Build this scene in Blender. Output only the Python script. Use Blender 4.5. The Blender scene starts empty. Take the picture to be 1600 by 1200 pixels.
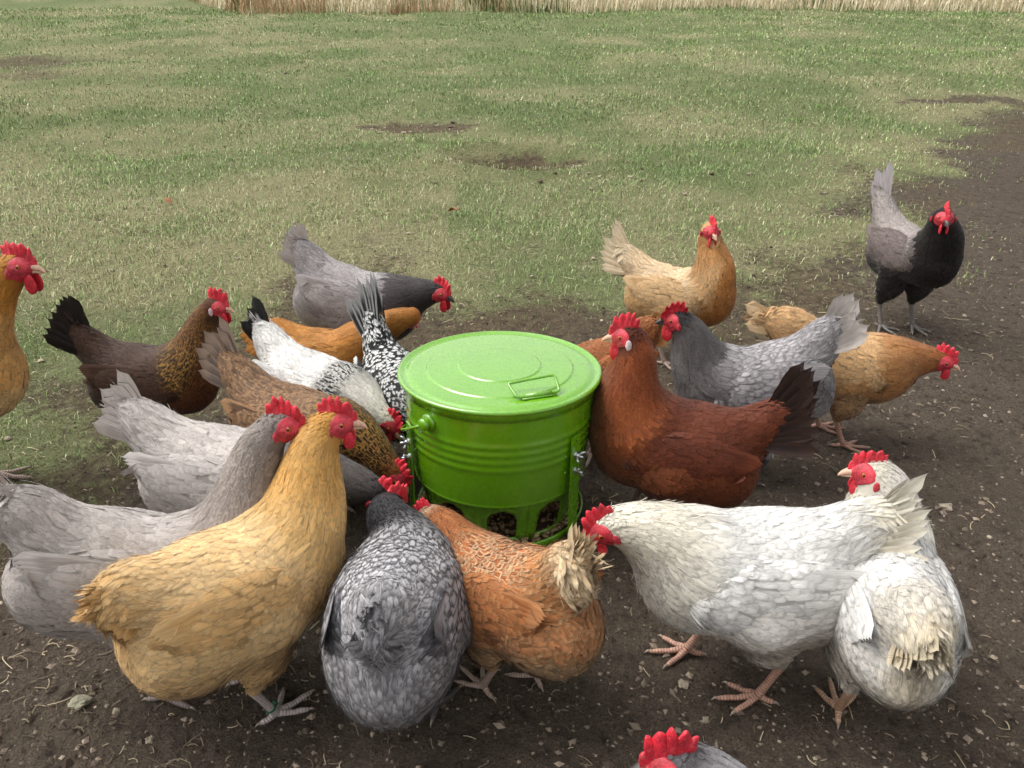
import bpy, math, random
import numpy as np
from mathutils import Vector, Matrix

# ------------------------------------------------------------------ camera, sky, sun, exposure
scene = bpy.context.scene
cam_data = bpy.data.cameras.new('camera')
cam_data.sensor_width = 36.0
cam_data.lens = 36.0 * 1250.0 / 1600.0
cam_data.clip_start = 0.02
cam_data.clip_end = 2000.0
camera = bpy.data.objects.new('camera', cam_data)
camera.location = (0.0, 0.0, 1.05)
camera.rotation_euler = (math.radians(90.0 - 27.0), 0.0, 0.0)
scene.collection.objects.link(camera)
scene.camera = camera

SUN_ELEV, SUN_AZ = 60.0, 285.0          # azimuth in degrees, from +Y clockwise: high, beyond the lawn to the left
world = bpy.data.worlds.new('World')
scene.world = world
world.use_nodes = True
wn = world.node_tree
wn.nodes.clear()
w_out = wn.nodes.new('ShaderNodeOutputWorld')
w_bg = wn.nodes.new('ShaderNodeBackground')
w_bg.inputs['Strength'].default_value = 0.15
w_sky = wn.nodes.new('ShaderNodeTexSky')
w_sky.sky_type = 'NISHITA'
w_sky.sun_disc = False
w_sky.sun_elevation = math.radians(SUN_ELEV)
w_sky.sun_rotation = math.radians(SUN_AZ)
w_sky.air_density = 1.0
w_sky.dust_density = 4.0
w_hsv = wn.nodes.new('ShaderNodeHueSaturation')   # overcast: nearly colourless cloud light
w_hsv.inputs['Saturation'].default_value = 0.08
wn.links.new(w_sky.outputs[0], w_hsv.inputs['Color'])
wn.links.new(w_hsv.outputs[0], w_bg.inputs['Color'])
wn.links.new(w_bg.outputs[0], w_out.inputs['Surface'])

sun_data = bpy.data.lights.new('sun', 'SUN')
sun_data.energy = 1.0
sun_data.angle = math.radians(40.0)
sun_data.color = (1.0, 0.975, 0.94)
sun = bpy.data.objects.new('sun', sun_data)
_el, _az = math.radians(SUN_ELEV), math.radians(SUN_AZ)
_d = Vector((math.sin(_az) * math.cos(_el), math.cos(_az) * math.cos(_el), math.sin(_el)))
sun.rotation_euler = _d.to_track_quat('Z', 'Y').to_euler()
sun.location = (0, 0, 5)
scene.collection.objects.link(sun)

scene.view_settings.view_transform = 'Standard'
scene.view_settings.look = 'None'
scene.view_settings.exposure = 0.72
scene.view_settings.gamma = 1.0
scene.view_settings.use_curve_mapping = False
scene.render.engine = 'CYCLES'
scene.cycles.use_denoising = True
scene.cycles.max_bounces = 4
scene.cycles.diffuse_bounces = 2
scene.cycles.glossy_bounces = 2
scene.cycles.use_adaptive_sampling = True
scene.cycles.adaptive_threshold = 0.03
scene.cycles.transparent_max_bounces = 6

rng = np.random.default_rng(11)
COL = scene.collection

# ------------------------------------------------------------------ helpers
def lin(c):
    c = np.asarray(c, float) / 255.0
    return np.where(c <= 0.04045, c / 12.92, ((c + 0.055) / 1.055) ** 2.4)

def lin4(c):
    r = lin(c)
    return (float(r[0]), float(r[1]), float(r[2]), 1.0)

def sstep(a, b, x):
    t = np.clip((x - a) / (b - a), 0, 1)
    return t * t * (3 - 2 * t)

def unit(v):
    return v / np.maximum(np.linalg.norm(v, axis=-1, keepdims=True), 1e-9)

_perm = np.random.default_rng(5).random((256, 256))
def vnoise(x, y, seed=0):
    x = np.asarray(x, float) + seed * 17.31
    y = np.asarray(y, float) + seed * 9.77
    xi = np.floor(x).astype(int); yi = np.floor(y).astype(int)
    fx = x - xi; fy = y - yi
    fx = fx * fx * (3 - 2 * fx); fy = fy * fy * (3 - 2 * fy)
    a = _perm[xi & 255, yi & 255]; b = _perm[(xi + 1) & 255, yi & 255]
    c = _perm[xi & 255, (yi + 1) & 255]; d = _perm[(xi + 1) & 255, (yi + 1) & 255]
    return (a * (1 - fx) + b * fx) * (1 - fy) + (c * (1 - fx) + d * fx) * fy
def fbm(x, y, octv=4, seed=0):
    s = 0; a = 0.5; n = 0
    for i in range(octv):
        s = s + a * vnoise(np.asarray(x) * 2 ** i, np.asarray(y) * 2 ** i, seed + i * 3); n += a; a *= 0.5
    return s / n

def build_mesh(name, V, quads=None, tris=None, smooth=True, matidx=None, attrs=None, normals=None):
    me = bpy.data.meshes.new(name)
    V = np.asarray(V, np.float32)
    me.vertices.add(len(V))
    me.vertices.foreach_set('co', V.ravel())
    loops = []; starts = []; tot = 0; nf = 0
    if quads is not None and len(quads):
        q = np.asarray(quads, np.int32); loops.append(q.ravel()); starts.append(np.arange(len(q)) * 4); tot = q.size; nf += len(q)
    if tris is not None and len(tris):
        t = np.asarray(tris, np.int32); loops.append(t.ravel()); starts.append(tot + np.arange(len(t)) * 3); nf += len(t)
    L = np.concatenate(loops).astype(np.int32); S = np.concatenate(starts).astype(np.int32)
    me.loops.add(len(L)); me.loops.foreach_set('vertex_index', L)
    me.polygons.add(nf); me.polygons.foreach_set('loop_start', S)
    if matidx is not None:
        me.polygons.foreach_set('material_index', np.asarray(matidx, np.int32))
    me.update(calc_edges=True)
    me.polygons.foreach_set('use_smooth', np.full(nf, bool(smooth)))
    for k, arr in (attrs or {}).items():
        arr = np.asarray(arr, np.float32)
        if arr.shape[1] == 4:
            at = me.attributes.new(k, 'FLOAT_COLOR', 'POINT'); at.data.foreach_set('color', arr.ravel())
        else:
            at = me.attributes.new(k, 'FLOAT_VECTOR', 'POINT'); at.data.foreach_set('vector', arr.ravel())
    if normals is not None:
        me.normals_split_custom_set_from_vertices(np.asarray(normals, np.float32))
    return me

def add_obj(name, me, mats=(), parent=None, matrix=None):
    o = bpy.data.objects.new(name, me)
    COL.objects.link(o)
    if me is not None and len(me.materials) == 0:
        for m in (mats if isinstance(mats, (list, tuple)) else [mats]):
            me.materials.append(m)
    if parent is not None:
        o.parent = parent
    if matrix is not None:
        o.matrix_local = matrix
    return o

def tag(o, label=None, cat=None, group=None, kind=None):
    if label: o['label'] = label
    if cat: o['category'] = cat
    if group: o['group'] = group
    if kind: o['kind'] = kind
    return o

class MB:
    """collects geometry for one mesh"""
    def __init__(s):
        s.V = []; s.Q = []; s.T = []; s.mq = []; s.mt = []; s.n = 0
    def add(s, V, Q=None, T=None, m=0):
        V = np.asarray(V, float)
        if Q is not None and len(Q):
            s.Q.append(np.asarray(Q) + s.n); s.mq += [m] * len(Q)
        if T is not None and len(T):
            s.T.append(np.asarray(T) + s.n); s.mt += [m] * len(T)
        s.V.append(V); s.n += len(V)
        return s
    def grid(s, P, closed_u=False, m=0):
        """P (rows, cols, 3)"""
        r, c = P.shape[:2]
        idx = np.arange(r * c).reshape(r, c)
        cols = c if closed_u else c - 1
        j = np.arange(cols); jn = (j + 1) % c
        Q = np.stack([idx[:-1][:, j], idx[:-1][:, jn], idx[1:][:, jn], idx[1:][:, j]], -1).reshape(-1, 4)
        return s.add(P.reshape(-1, 3), Q, m=m)
    def tube(s, path, rad, n=8, m=0, cap=True):
        path = np.asarray(path, float); rad = np.broadcast_to(np.asarray(rad, float), (len(path),))
        tg = unit(np.gradient(path, axis=0))
        ref = np.array([0.0, 0.0, 1.0]) if abs(tg[0, 2]) < 0.9 else np.array([1.0, 0.0, 0.0])
        rings = []
        x = unit(np.cross(ref, tg[0]))
        for i in range(len(path)):
            x = unit(x - tg[i] * np.dot(x, tg[i])); y = np.cross(tg[i], x)
            a = np.linspace(0, 2 * np.pi, n, endpoint=False)
            rings.append(path[i] + rad[i] * (np.cos(a)[:, None] * x + np.sin(a)[:, None] * y))
        P = np.array(rings)
        if cap:
            P = np.concatenate([np.repeat(path[:1][None], n, 1), P, np.repeat(path[-1:][None], n, 1)])
        return s.grid(P, True, m)
    def lathe(s, prof, n=64, m=0, axis=(0, 0, 0)):
        prof = np.asarray(prof, float)
        a = np.linspace(0, 2 * np.pi, n, endpoint=False)
        P = np.stack([prof[:, None, 0] * np.cos(a), prof[:, None, 0] * np.sin(a), np.repeat(prof[:, 1:2], n, 1)], -1) + np.array(axis)
        return s.grid(P, True, m)
    def box(s, c, h, R=None, m=0):
        v = np.array([[x, y, z] for x in (-1, 1) for y in (-1, 1) for z in (-1, 1)], float) * np.array(h)
        if R is not None: v = v @ np.asarray(R).T
        q = [[0, 1, 3, 2], [4, 6, 7, 5], [0, 4, 5, 1], [2, 3, 7, 6], [0, 2, 6, 4], [1, 5, 7, 3]]
        return s.add(v + np.array(c), q, m=m)
    def mesh(s, name, smooth=True, attrs=None):
        Q = np.concatenate(s.Q) if s.Q else None
        T = np.concatenate(s.T) if s.T else None
        return build_mesh(name, np.concatenate(s.V), Q, T, smooth, s.mq + s.mt, attrs)

# ------------------------------------------------------------------ materials
def new_mat(name):
    m = bpy.data.materials.new(name); m.use_nodes = True
    nt = m.node_tree
    return m, nt, nt.nodes['Principled BSDF']

def N(nt, t, **kw):
    n = nt.nodes.new(t)
    for k, v in kw.items(): setattr(n, k, v)
    return n

def math_n(nt, op, a, b=None, c=None, clamp=False):
    n = N(nt, 'ShaderNodeMath', operation=op); n.use_clamp = clamp
    for i, v in enumerate((a, b, c)):
        if v is None: continue
        if isinstance(v, (int, float)): n.inputs[i].default_value = v
        else: nt.links.new(v, n.inputs[i])
    return n.outputs[0]

def maprange(nt, v, a, b, c=0.0, d=1.0, smooth=False):
    n = N(nt, 'ShaderNodeMapRange')
    if smooth: n.interpolation_type = 'SMOOTHSTEP'
    for i, x in zip((1, 2, 3, 4), (a, b, c, d)): n.inputs[i].default_value = x
    nt.links.new(v, n.inputs[0])
    return n.outputs[0]

def mixc(nt, f, a, b, blend='MIX'):
    n = N(nt, 'ShaderNodeMix', data_type='RGBA'); n.blend_type = blend
    for i, v in ((0, f), (6, a), (7, b)):
        if isinstance(v, (int, float)): n.inputs[i].default_value = v
        elif isinstance(v, tuple): n.inputs[i].default_value = v
        else: nt.links.new(v, n.inputs[i])
    return n.outputs[2]

def noise(nt, vec, scale, detail=3.0, rough=0.55):
    n = N(nt, 'ShaderNodeTexNoise')
    n.inputs['Scale'].default_value = scale; n.inputs['Detail'].default_value = detail; n.inputs['Roughness'].default_value = rough
    if vec is not None: nt.links.new(vec, n.inputs['Vector'])
    return n.outputs['Fac']

def bump(nt, bs, h, strength, dist):
    b = N(nt, 'ShaderNodeBump'); b.inputs['Strength'].default_value = strength; b.inputs['Distance'].default_value = dist
    nt.links.new(h, b.inputs['Height']); nt.links.new(b.outputs[0], bs.inputs['Normal'])

def simple_mat(name, rgb, rough=0.5, metal=0.0, var=0.15, nscale=40.0, bstr=0.0, bdist=0.001, spec=0.5, coat=0.0):
    m, nt, bs = new_mat(name)
    tc = N(nt, 'ShaderNodeTexCoord')
    f = noise(nt, tc.outputs['Object'], nscale, 4)
    v = maprange(nt, f, 0.3, 0.7, 1 - var, 1 + var)
    c = mixc(nt, 1.0, lin4(rgb), v, 'MULTIPLY')
    nt.links.new(c, bs.inputs['Base Color'])
    bs.inputs['Roughness'].default_value = rough; bs.inputs['Metallic'].default_value = metal
    bs.inputs['Specular IOR Level'].default_value = spec
    bs.inputs['Coat Weight'].default_value = coat
    if bstr: bump(nt, bs, f, bstr, bdist)
    return m

def feather_material(name='feather', frayed=0.62):
    m, nt, bs = new_mat(name)
    a1 = N(nt, 'ShaderNodeAttribute', attribute_name='fcol')
    a2 = N(nt, 'ShaderNodeAttribute', attribute_name='ecol')
    a3 = N(nt, 'ShaderNodeAttribute', attribute_name='fuv')
    sep = N(nt, 'ShaderNodeSeparateXYZ'); nt.links.new(a3.outputs['Vector'], sep.inputs[0])
    u, v, r = sep.outputs
    au = math_n(nt, 'ABSOLUTE', u)
    vv = math_n(nt, 'MULTIPLY_ADD', v, 1.55, -0.55)
    ed = math_n(nt, 'MAXIMUM', math_n(nt, 'MULTIPLY', au, 1.05), vv)
    m1 = maprange(nt, ed, 0.42, 0.70, smooth=True)
    m2 = maprange(nt, math_n(nt, 'MULTIPLY_ADD', au, -0.15, v), 0.55, 0.68, smooth=True)
    mm = N(nt, 'ShaderNodeMix'); nt.links.new(a1.outputs['Alpha'], mm.inputs[0]); nt.links.new(m1, mm.inputs[2]); nt.links.new(m2, mm.inputs[3])
    mk = math_n(nt, 'MULTIPLY', mm.outputs[0], a2.outputs['Alpha'])
    base = mixc(nt, mk, a1.outputs['Color'], a2.outputs['Color'])
    cb = N(nt, 'ShaderNodeCombineXYZ')
    slant = math_n(nt, 'MULTIPLY_ADD', au, -1.4, math_n(nt, 'MULTIPLY', v, 2.4))
    nt.links.new(math_n(nt, 'MULTIPLY', u, 8.0), cb.inputs[0])
    nt.links.new(slant, cb.inputs[1])
    nt.links.new(math_n(nt, 'MULTIPLY', r, 61.0), cb.inputs[2])
    f = noise(nt, cb.outputs[0], 1.6, 3)
    st = maprange(nt, f, 0.28, 0.72, 0.66, 1.28)
    geo = N(nt, 'ShaderNodeTexCoord')
    f2 = noise(nt, geo.outputs['Object'], 14.0, 3)
    st2 = math_n(nt, 'MULTIPLY', st, maprange(nt, f2, 0.3, 0.7, 0.88, 1.10))
    c = mixc(nt, 1.0, base, st2, 'MULTIPLY')
    nt.links.new(c, bs.inputs['Base Color'])
    bs.inputs['Roughness'].default_value = 0.62
    bs.inputs['Specular IOR Level'].default_value = 0.22
    bs.inputs['Sheen Weight'].default_value = 0.08
    bs.inputs['Sheen Roughness'].default_value = 0.5
    # frayed barbs: the vane thins out towards its edge and tip
    fr = math_n(nt, 'MULTIPLY_ADD', math_n(nt, 'SUBTRACT', f, 0.5), 1.7, ed)
    if frayed: nt.links.new(maprange(nt, fr, frayed, 1.06 + (frayed - 0.62), 1.0, 0.0), bs.inputs['Alpha'])
    bump(nt, bs, f, 0.25, 0.0015)
    return m
M_FEATHER = feather_material()
M_DOWN = feather_material('under_plumage', 0)
M_QUILL = feather_material('quill_feather', 0.98)

def skin_material(name, rgb, rough=0.45, nscale=420.0):
    m, nt, bs = new_mat(name)
    tc = N(nt, 'ShaderNodeTexCoord')
    f = noise(nt, tc.outputs['Object'], nscale, 3); f2 = noise(nt, tc.outputs['Object'], 70.0, 3)
    c = mixc(nt, maprange(nt, f, 0.35, 0.7), tuple(np.append(lin(rgb) * 0.72, 1.0)), tuple(np.append(np.minimum(lin(rgb) * 1.25 + 0.01, 1), 1.0)))
    c = mixc(nt, 1.0, c, maprange(nt, f2, 0.3, 0.7, 0.62, 1.3), 'MULTIPLY')
    pk = noise(nt, tc.outputs['Object'], 130.0, 4)
    c = mixc(nt, maprange(nt, pk, 0.56, 0.72, 0.0, 0.45), c, lin4((226, 130, 132)))
    nt.links.new(c, bs.inputs['Base Color'])
    bs.inputs['Roughness'].default_value = rough + 0.08
    bs.inputs['Subsurface Weight'].default_value = 0.12
    bs.inputs['Subsurface Radius'].default_value = (0.006, 0.002, 0.0015)
    bs.inputs['Subsurface Scale'].default_value = 0.6
    bump(nt, bs, f, 0.5, 0.0012)
    return m
M_COMB = skin_material('comb_skin', (214, 40, 58))
M_FACE = skin_material('face_skin', (196, 52, 66))
M_LOBE = skin_material('pale_lobe_skin', (226, 205, 205))

def leg_material():
    m, nt, bs = new_mat('leg_scales')
    a1 = N(nt, 'ShaderNodeAttribute', attribute_name='fcol')
    a3 = N(nt, 'ShaderNodeAttribute', attribute_name='fuv')
    sep = N(nt, 'ShaderNodeSeparateXYZ'); nt.links.new(a3.outputs['Vector'], sep.inputs[0])
    w = math_n(nt, 'PINGPONG', math_n(nt, 'MULTIPLY', sep.outputs[1], 190.0), 0.5)   # scale rows along the leg
    sc = maprange(nt, w, 0.0, 0.28, 0.45, 1.0, smooth=True)
    tc = N(nt, 'ShaderNodeTexCoord')
    f = noise(nt, tc.outputs['Object'], 160.0, 3)
    c = mixc(nt, 1.0, a1.outputs['Color'], math_n(nt, 'MULTIPLY', sc, maprange(nt, f, 0.3, 0.7, 0.75, 1.2)), 'MULTIPLY')
    nt.links.new(c, bs.inputs['Base Color'])
    bs.inputs['Roughness'].default_value = 0.55
    bump(nt, bs, sc, 0.6, 0.001)
    return m
M_LEG = leg_material()
M_CLAW = simple_mat('claw_horn', (150, 135, 120), 0.4, var=0.2)
M_BEAK = simple_mat('beak_horn_pale', (205, 165, 140), 0.35, var=0.2, nscale=120)
M_BEAK_D = simple_mat('beak_horn_dark', (70, 66, 62), 0.35, var=0.25, nscale=120)

def eye_material():
    m, nt, bs = new_mat('eye')
    tc = N(nt, 'ShaderNodeTexCoord')
    ln = N(nt, 'ShaderNodeVectorMath', operation='LENGTH')
    mp = N(nt, 'ShaderNodeMapping'); mp.inputs['Scale'].default_value = (1, 0, 1)
    nt.links.new(tc.outputs['Object'], mp.inputs[0]); nt.links.new(mp.outputs[0], ln.inputs[0])
    pup = maprange(nt, ln.outputs['Value'], 0.0019, 0.0023)
    rim = maprange(nt, ln.outputs['Value'], 0.0040, 0.0045)
    c = mixc(nt, pup, (0.004, 0.004, 0.004, 1), lin4((176, 92, 38)))
    c = mixc(nt, rim, c, lin4((70, 30, 25)))
    nt.links.new(c, bs.inputs['Base Color'])
    bs.inputs['Roughness'].default_value = 0.05
    return m
M_EYE = eye_material()

# ------------------------------------------------------------------ ground
EDGE = np.array([(-3.5, 0.9), (-1.26, 1.23), (-1.06, 1.33), (-0.91, 1.51), (-0.86, 1.84), (-0.80, 2.05), (-0.48, 2.22), (-0.10, 2.28),
                 (0.33, 2.30), (0.77, 2.38), (1.16, 2.65), (1.80, 3.45), (2.80, 5.00), (4.00, 6.30), (5.43, 7.09), (12.0, 9.0)])
HOLES = [(0.05, 5.05, 0.42, 0.26, 0.12), (-0.72, 6.02, 0.42, 0.22, 0.02), (3.85, 7.25, 0.45, 0.22, 0.015)]

def edge_y(x):
    return np.interp(x, EDGE[:, 0], EDGE[:, 1])

def grassness(x, y):
    """0 bare soil, 1 full lawn"""
    x = np.asarray(x, float); y = np.asarray(y, float)
    wob = (fbm(x * 1.6, y * 1.6, 4, 3) - 0.5) * 0.55 + (fbm(x * 7, y * 7, 3, 8) - 0.5) * 0.25
    # the left edge of the soil is steep in x: use both directions
    d1 = y - edge_y(x)
    xs = np.interp(y, EDGE[1:6, 1], EDGE[1:6, 0]); d2 = np.where(y < 2.05, xs - x, 9.0)
    d = np.where((y < 2.05) & (x < 0), np.minimum(d1, np.where(d1 > 0, np.maximum(d2, d1 * 0.35), d1)), d1)
    worn = 1 - 0.55 * np.exp(-((x + 5.6) / 2.2) ** 2 - ((y - 9.2) / 2.2) ** 2) * sstep(0.3, 0.6, fbm(x * 1.1, y * 1.1, 4, 25))
    g = worn * sstep(-0.55, 1.15, d * 0.75 + wob * 2.2) * (0.72 + 0.28 * sstep(0.35, 0.6, fbm(x * 2.3, y * 3.2, 4, 15)))
    for hx, hy, rx, ry, dep in HOLES:
        q = ((x - hx) / rx) ** 2 + ((y - hy) / ry) ** 2 + (fbm(x * 5, y * 8, 5, 21) - 0.5) * 2.8
        g = g * (1 - 0.80 * sstep(1.9, 0.2, q))
    return g

def terrain(x, y):
    x = np.asarray(x, float); y = np.asarray(y, float)
    t = y - 6.0
    z = 0.052 * (np.sqrt(t * t + 4.0) + t) * 0.5
    z = np.minimum(z, 0.75 + 0.02 * (y - 18) * (y > 18))
    far = sstep(2.8, 5.0, y)
    z = z + (fbm(x * 0.8, y * 0.8, 3, 31) - 0.5) * (0.015 + 0.10 * far)
    z = z + (fbm(x * 5, y * 5, 4, 41) - 0.5) * 0.020
    for hx, hy, rx, ry, dep in HOLES:
        if dep > 0:
            q = ((x - hx) / rx) ** 2 + ((y - hy) / ry) ** 2
            z = z - dep * np.exp(-q * 1.6) + dep * 0.35 * np.exp(-((np.sqrt(q) - 1.35) / 0.35) ** 2)
    return z

def ground_material():
    m, nt, bs = new_mat('soil_and_turf')
    g = N(nt, 'ShaderNodeNewGeometry'); pos = g.outputs['Position']
    at = N(nt, 'ShaderNodeAttribute', attribute_name='gm')
    sp = N(nt, 'ShaderNodeSeparateColor'); nt.links.new(at.outputs['Color'], sp.inputs[0])
    n1 = noise(nt, pos, 3.0, 5); n2 = noise(nt, pos, 30.0, 8, 0.72); n3 = noise(nt, pos, 260.0, 5, 0.7)
    vor = N(nt, 'ShaderNodeTexVoronoi'); vor.inputs['Scale'].default_value = 75.0; nt.links.new(pos, vor.inputs['Vector'])
    soil = mixc(nt, maprange(nt, n2, 0.32, 0.72), lin4((58, 50, 44)), lin4((156, 140, 122)))
    soil = mixc(nt, maprange(nt, n1, 0.38, 0.66, 0.0, 0.45), soil, lin4((96, 85, 75)), 'MIX')
    soil = mixc(nt, math_n(nt, 'MULTIPLY', maprange(nt, n2, 0.36, 0.62), 0.85), soil, mixc(nt, maprange(nt, n3, 0.35, 0.7), lin4((48, 41, 35)), lin4((150, 134, 116))))
    spk = maprange(nt, n3, 0.66, 0.74)
    soil = mixc(nt, math_n(nt, 'MULTIPLY', spk, 0.55), soil, lin4((168, 152, 130)))
    turf = mixc(nt, maprange(nt, n2, 0.3, 0.7), lin4((88, 108, 60)), lin4((146, 160, 106)))
    turf = mixc(nt, maprange(nt, n3, 0.35, 0.7, 0.0, 0.6), turf, lin4((70, 62, 44)))
    turf = mixc(nt, 0.55, turf, mixc(nt, maprange(nt, n3, 0.40, 0.60), lin4((66, 80, 40)), lin4((166, 176, 124))))
    straw = mixc(nt, maprange(nt, n3, 0.40, 0.60), lin4((124, 118, 84)), lin4((194, 188, 144)))
    turf = mixc(nt, sp.outputs[1], turf, straw)
    mask = maprange(nt, math_n(nt, 'ADD', sp.outputs[0], math_n(nt, 'MULTIPLY', math_n(nt, 'SUBTRACT', n2, 0.5), 0.9)), 0.30, 0.62, smooth=True)
    lit = mixc(nt, maprange(nt, n3, 0.32, 0.70), lin4((84, 72, 56)), lin4((164, 148, 118)))
    lit = mixc(nt, maprange(nt, n2, 0.35, 0.65), lin4((92, 80, 64)), lit)
    lmask = maprange(nt, math_n(nt, 'ADD', sp.outputs[2], math_n(nt, 'MULTIPLY', math_n(nt, 'SUBTRACT', n2, 0.5), 0.8)), 0.25, 0.75, smooth=True)
    soil = mixc(nt, lmask, soil, lit)
    c = mixc(nt, mask, soil, turf)
    nt.links.new(c, bs.inputs['Base Color'])
    bs.inputs['Roughness'].default_value = 0.95
    bs.inputs['Specular IOR Level'].default_value = 0.15
    h = math_n(nt, 'ADD', math_n(nt, 'MULTIPLY', n2, 1.0), math_n(nt, 'MULTIPLY', n3, 0.35))
    h = math_n(nt, 'ADD', h, math_n(nt, 'MULTIPLY', vor.outputs['Distance'], 0.3))
    bump(nt, bs, h, 1.0, 0.045)
    return m
M_GROUND = ground_material()

def strawness(x, y):
    return np.clip(sstep(0.44, 0.64, fbm(x * 0.9 + 3, y * 1.3, 5, 51)) * 0.6 + 0.45 * np.exp(-((y - 3.9) / 0.9) ** 2) * (x < -0.3) + 0.35 * sstep(0.0, 0.7, grassness(x, y)) * sstep(1.0, 0.5, grassness(x, y)), 0, 1)

def litter(x, y):
    """dead grass and straw trodden into the soil along the edge of the lawn"""
    d = y - edge_y(x) + (fbm(x * 1.8, y * 1.8, 4, 13) - 0.5) * 1.1
    return sstep(-0.75, 0.15, d) * np.where(x > 1.2, 0.6, 1.0) * (0.6 + 0.4 * sstep(0.35, 0.6, fbm(x * 4, y * 4, 3, 17)))

def make_ground():
    O = np.array([0.0, -3.0])
    r = [1.0]
    while r[-1] < 700:
        k = 0.0095 if 3.4 < r[-1] < 7.5 else (0.015 if r[-1] < 20 else 0.05)
        r.append(r[-1] * (1 + k))
    r = np.array(r)
    a = np.radians(np.concatenate([np.linspace(-75, -36, 40)[:-1], np.linspace(-36, 36, 280), np.linspace(36, 75, 40)[1:]]))
    X = O[0] + r[:, None] * np.sin(a); Y = O[1] + r[:, None] * np.cos(a)
    Z = terrain(X, Y)
    gm = grassness(X, Y); st = strawness(X, Y)
    P = np.stack([X, Y, Z], -1)
    b = MB(); b.grid(P[:, ::-1])
    col = np.stack([gm, st, litter(X, Y), np.ones_like(gm)], -1)[:, ::-1].reshape(-1, 4)
    me = b.mesh('ground', True, {'gm': col})
    o = add_obj('ground', me, M_GROUND)
    tag(o, kind='structure')
make_ground()

def attr_material(name, rough=0.8, spec=0.15, trans=0.0, var=0.0):
    m, nt, bs = new_mat(name)
    a1 = N(nt, 'ShaderNodeAttribute', attribute_name='fcol')
    nt.links.new(a1.outputs['Color'], bs.inputs['Base Color'])
    bs.inputs['Roughness'].default_value = rough
    bs.inputs['Specular IOR Level'].default_value = spec
    return m
M_BLADE = attr_material('grass_blade', 0.7, 0.2)
M_BITS = attr_material('ground_litter', 0.85, 0.15)

def blades(P, h, w, ang, lean, col, curve=0.5):
    n = len(P)
    d = np.stack([np.cos(ang), np.sin(ang), np.zeros(n)], -1)
    sd = np.stack([-np.sin(ang), np.cos(ang), np.zeros(n)], -1)
    up = np.array([0, 0, 1.0])
    L = h[:, None]; W = w[:, None]
    m = P + d * (L * np.sin(lean * (1 - curve))[:, None] * 0.55) + up * (L * np.cos(lean * (1 - curve))[:, None] * 0.55)
    t = m + d * (L * np.sin(lean * (1 + curve))[:, None] * 0.5) + up * (L * np.cos(lean * (1 + curve))[:, None] * 0.5)
    V = np.stack([P - sd * W * 0.5, P + sd * W * 0.5, m + sd * W * 0.42, m - sd * W * 0.42, t], 1)
    i = np.arange(n)[:, None] * 5
    Q = i + np.array([[0, 1, 2, 3]]); T = i + np.array([[3, 2, 4]])
    C = np.repeat(np.concatenate([col, np.ones((n, 1))], 1)[:, None], 5, 1).reshape(-1, 4)
    return V.reshape(-1, 3), Q, T, C

def make_grass():
    bands = [(1.15, 2.0, 9500), (2.0, 3.0, 8500), (3.0, 4.0, 6500), (4.0, 5.5, 3900), (5.5, 7.5, 2300), (7.5, 10.5, 1200), (10.5, 16.2, 560)]
    Xs = []; Ys = []
    for y0, y1, dens in bands:
        hw = 1.05 * y1 + 0.9
        n = int((y1 - y0) * 2 * hw * dens)
        x = rng.uniform(-hw, hw, n); y = rng.uniform(y0, y1, n)
        k = (np.abs(x) < 0.70 * y + 0.4) | ((np.abs(x) < 1.05 * y + 0.9) & (rng.random(n) < 0.28))
        Xs.append(x[k]); Ys.append(y[k])
    x = np.concatenate(Xs); y = np.concatenate(Ys)
    g = grassness(x, y)
    clump = sstep(0.3, 0.62, fbm(x * 9, y * 9, 3, 61))
    k = rng.random(len(x)) < (g ** 1.5) * (0.35 + 0.65 * clump)
    x = x[k]; y = y[k]; g = g[k]
    n = len(x)
    st = strawness(x, y)
    dist = np.hypot(x, y)
    w = np.maximum(0.0018, 0.00068 * dist) * rng.uniform(0.7, 1.3, n)
    h = rng.uniform(0.018, 0.045, n) * (0.6 + 0.4 * g) * (1 + 0.10 * np.maximum(dist - 5, 0) * 0.3)
    lean = np.clip(rng.normal(0.75, 0.35, n), 0.05, 1.35)
    dry = rng.random(n) < 0.19 + 0.45 * st
    lean = np.where(dry, np.clip(lean + 0.4, 0, 1.52), lean)
    t = rng.random((n, 1)); t2 = rng.random((n, 1))
    big = fbm(x * 0.35, y * 0.7, 3, 77)[:, None]
    green = lin((98, 122, 66)) * (1 - t) + lin((156, 180, 116)) * t
    green = green * (0.75 + 0.5 * big)
    straw = lin((150, 148, 108)) * (1 - t2) + lin((212, 210, 170)) * t2
    col = np.where(dry[:, None], straw, green) * np.exp(rng.normal(0, 0.22, (n, 1)))
    P = np.stack([x, y, terrain(x, y) - 0.002], -1)
    V, Q, T, C = blades(P, h, w, rng.uniform(0, 2 * np.pi, n), lean, col)
    o = add_obj('grass', build_mesh('grass', V, Q, T, False, None, {'fcol': C}), M_BLADE)
    tag(o, 'short mown grass, green mixed with straw, behind the hens', 'grass', kind='stuff')
    return n
make_grass()

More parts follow.
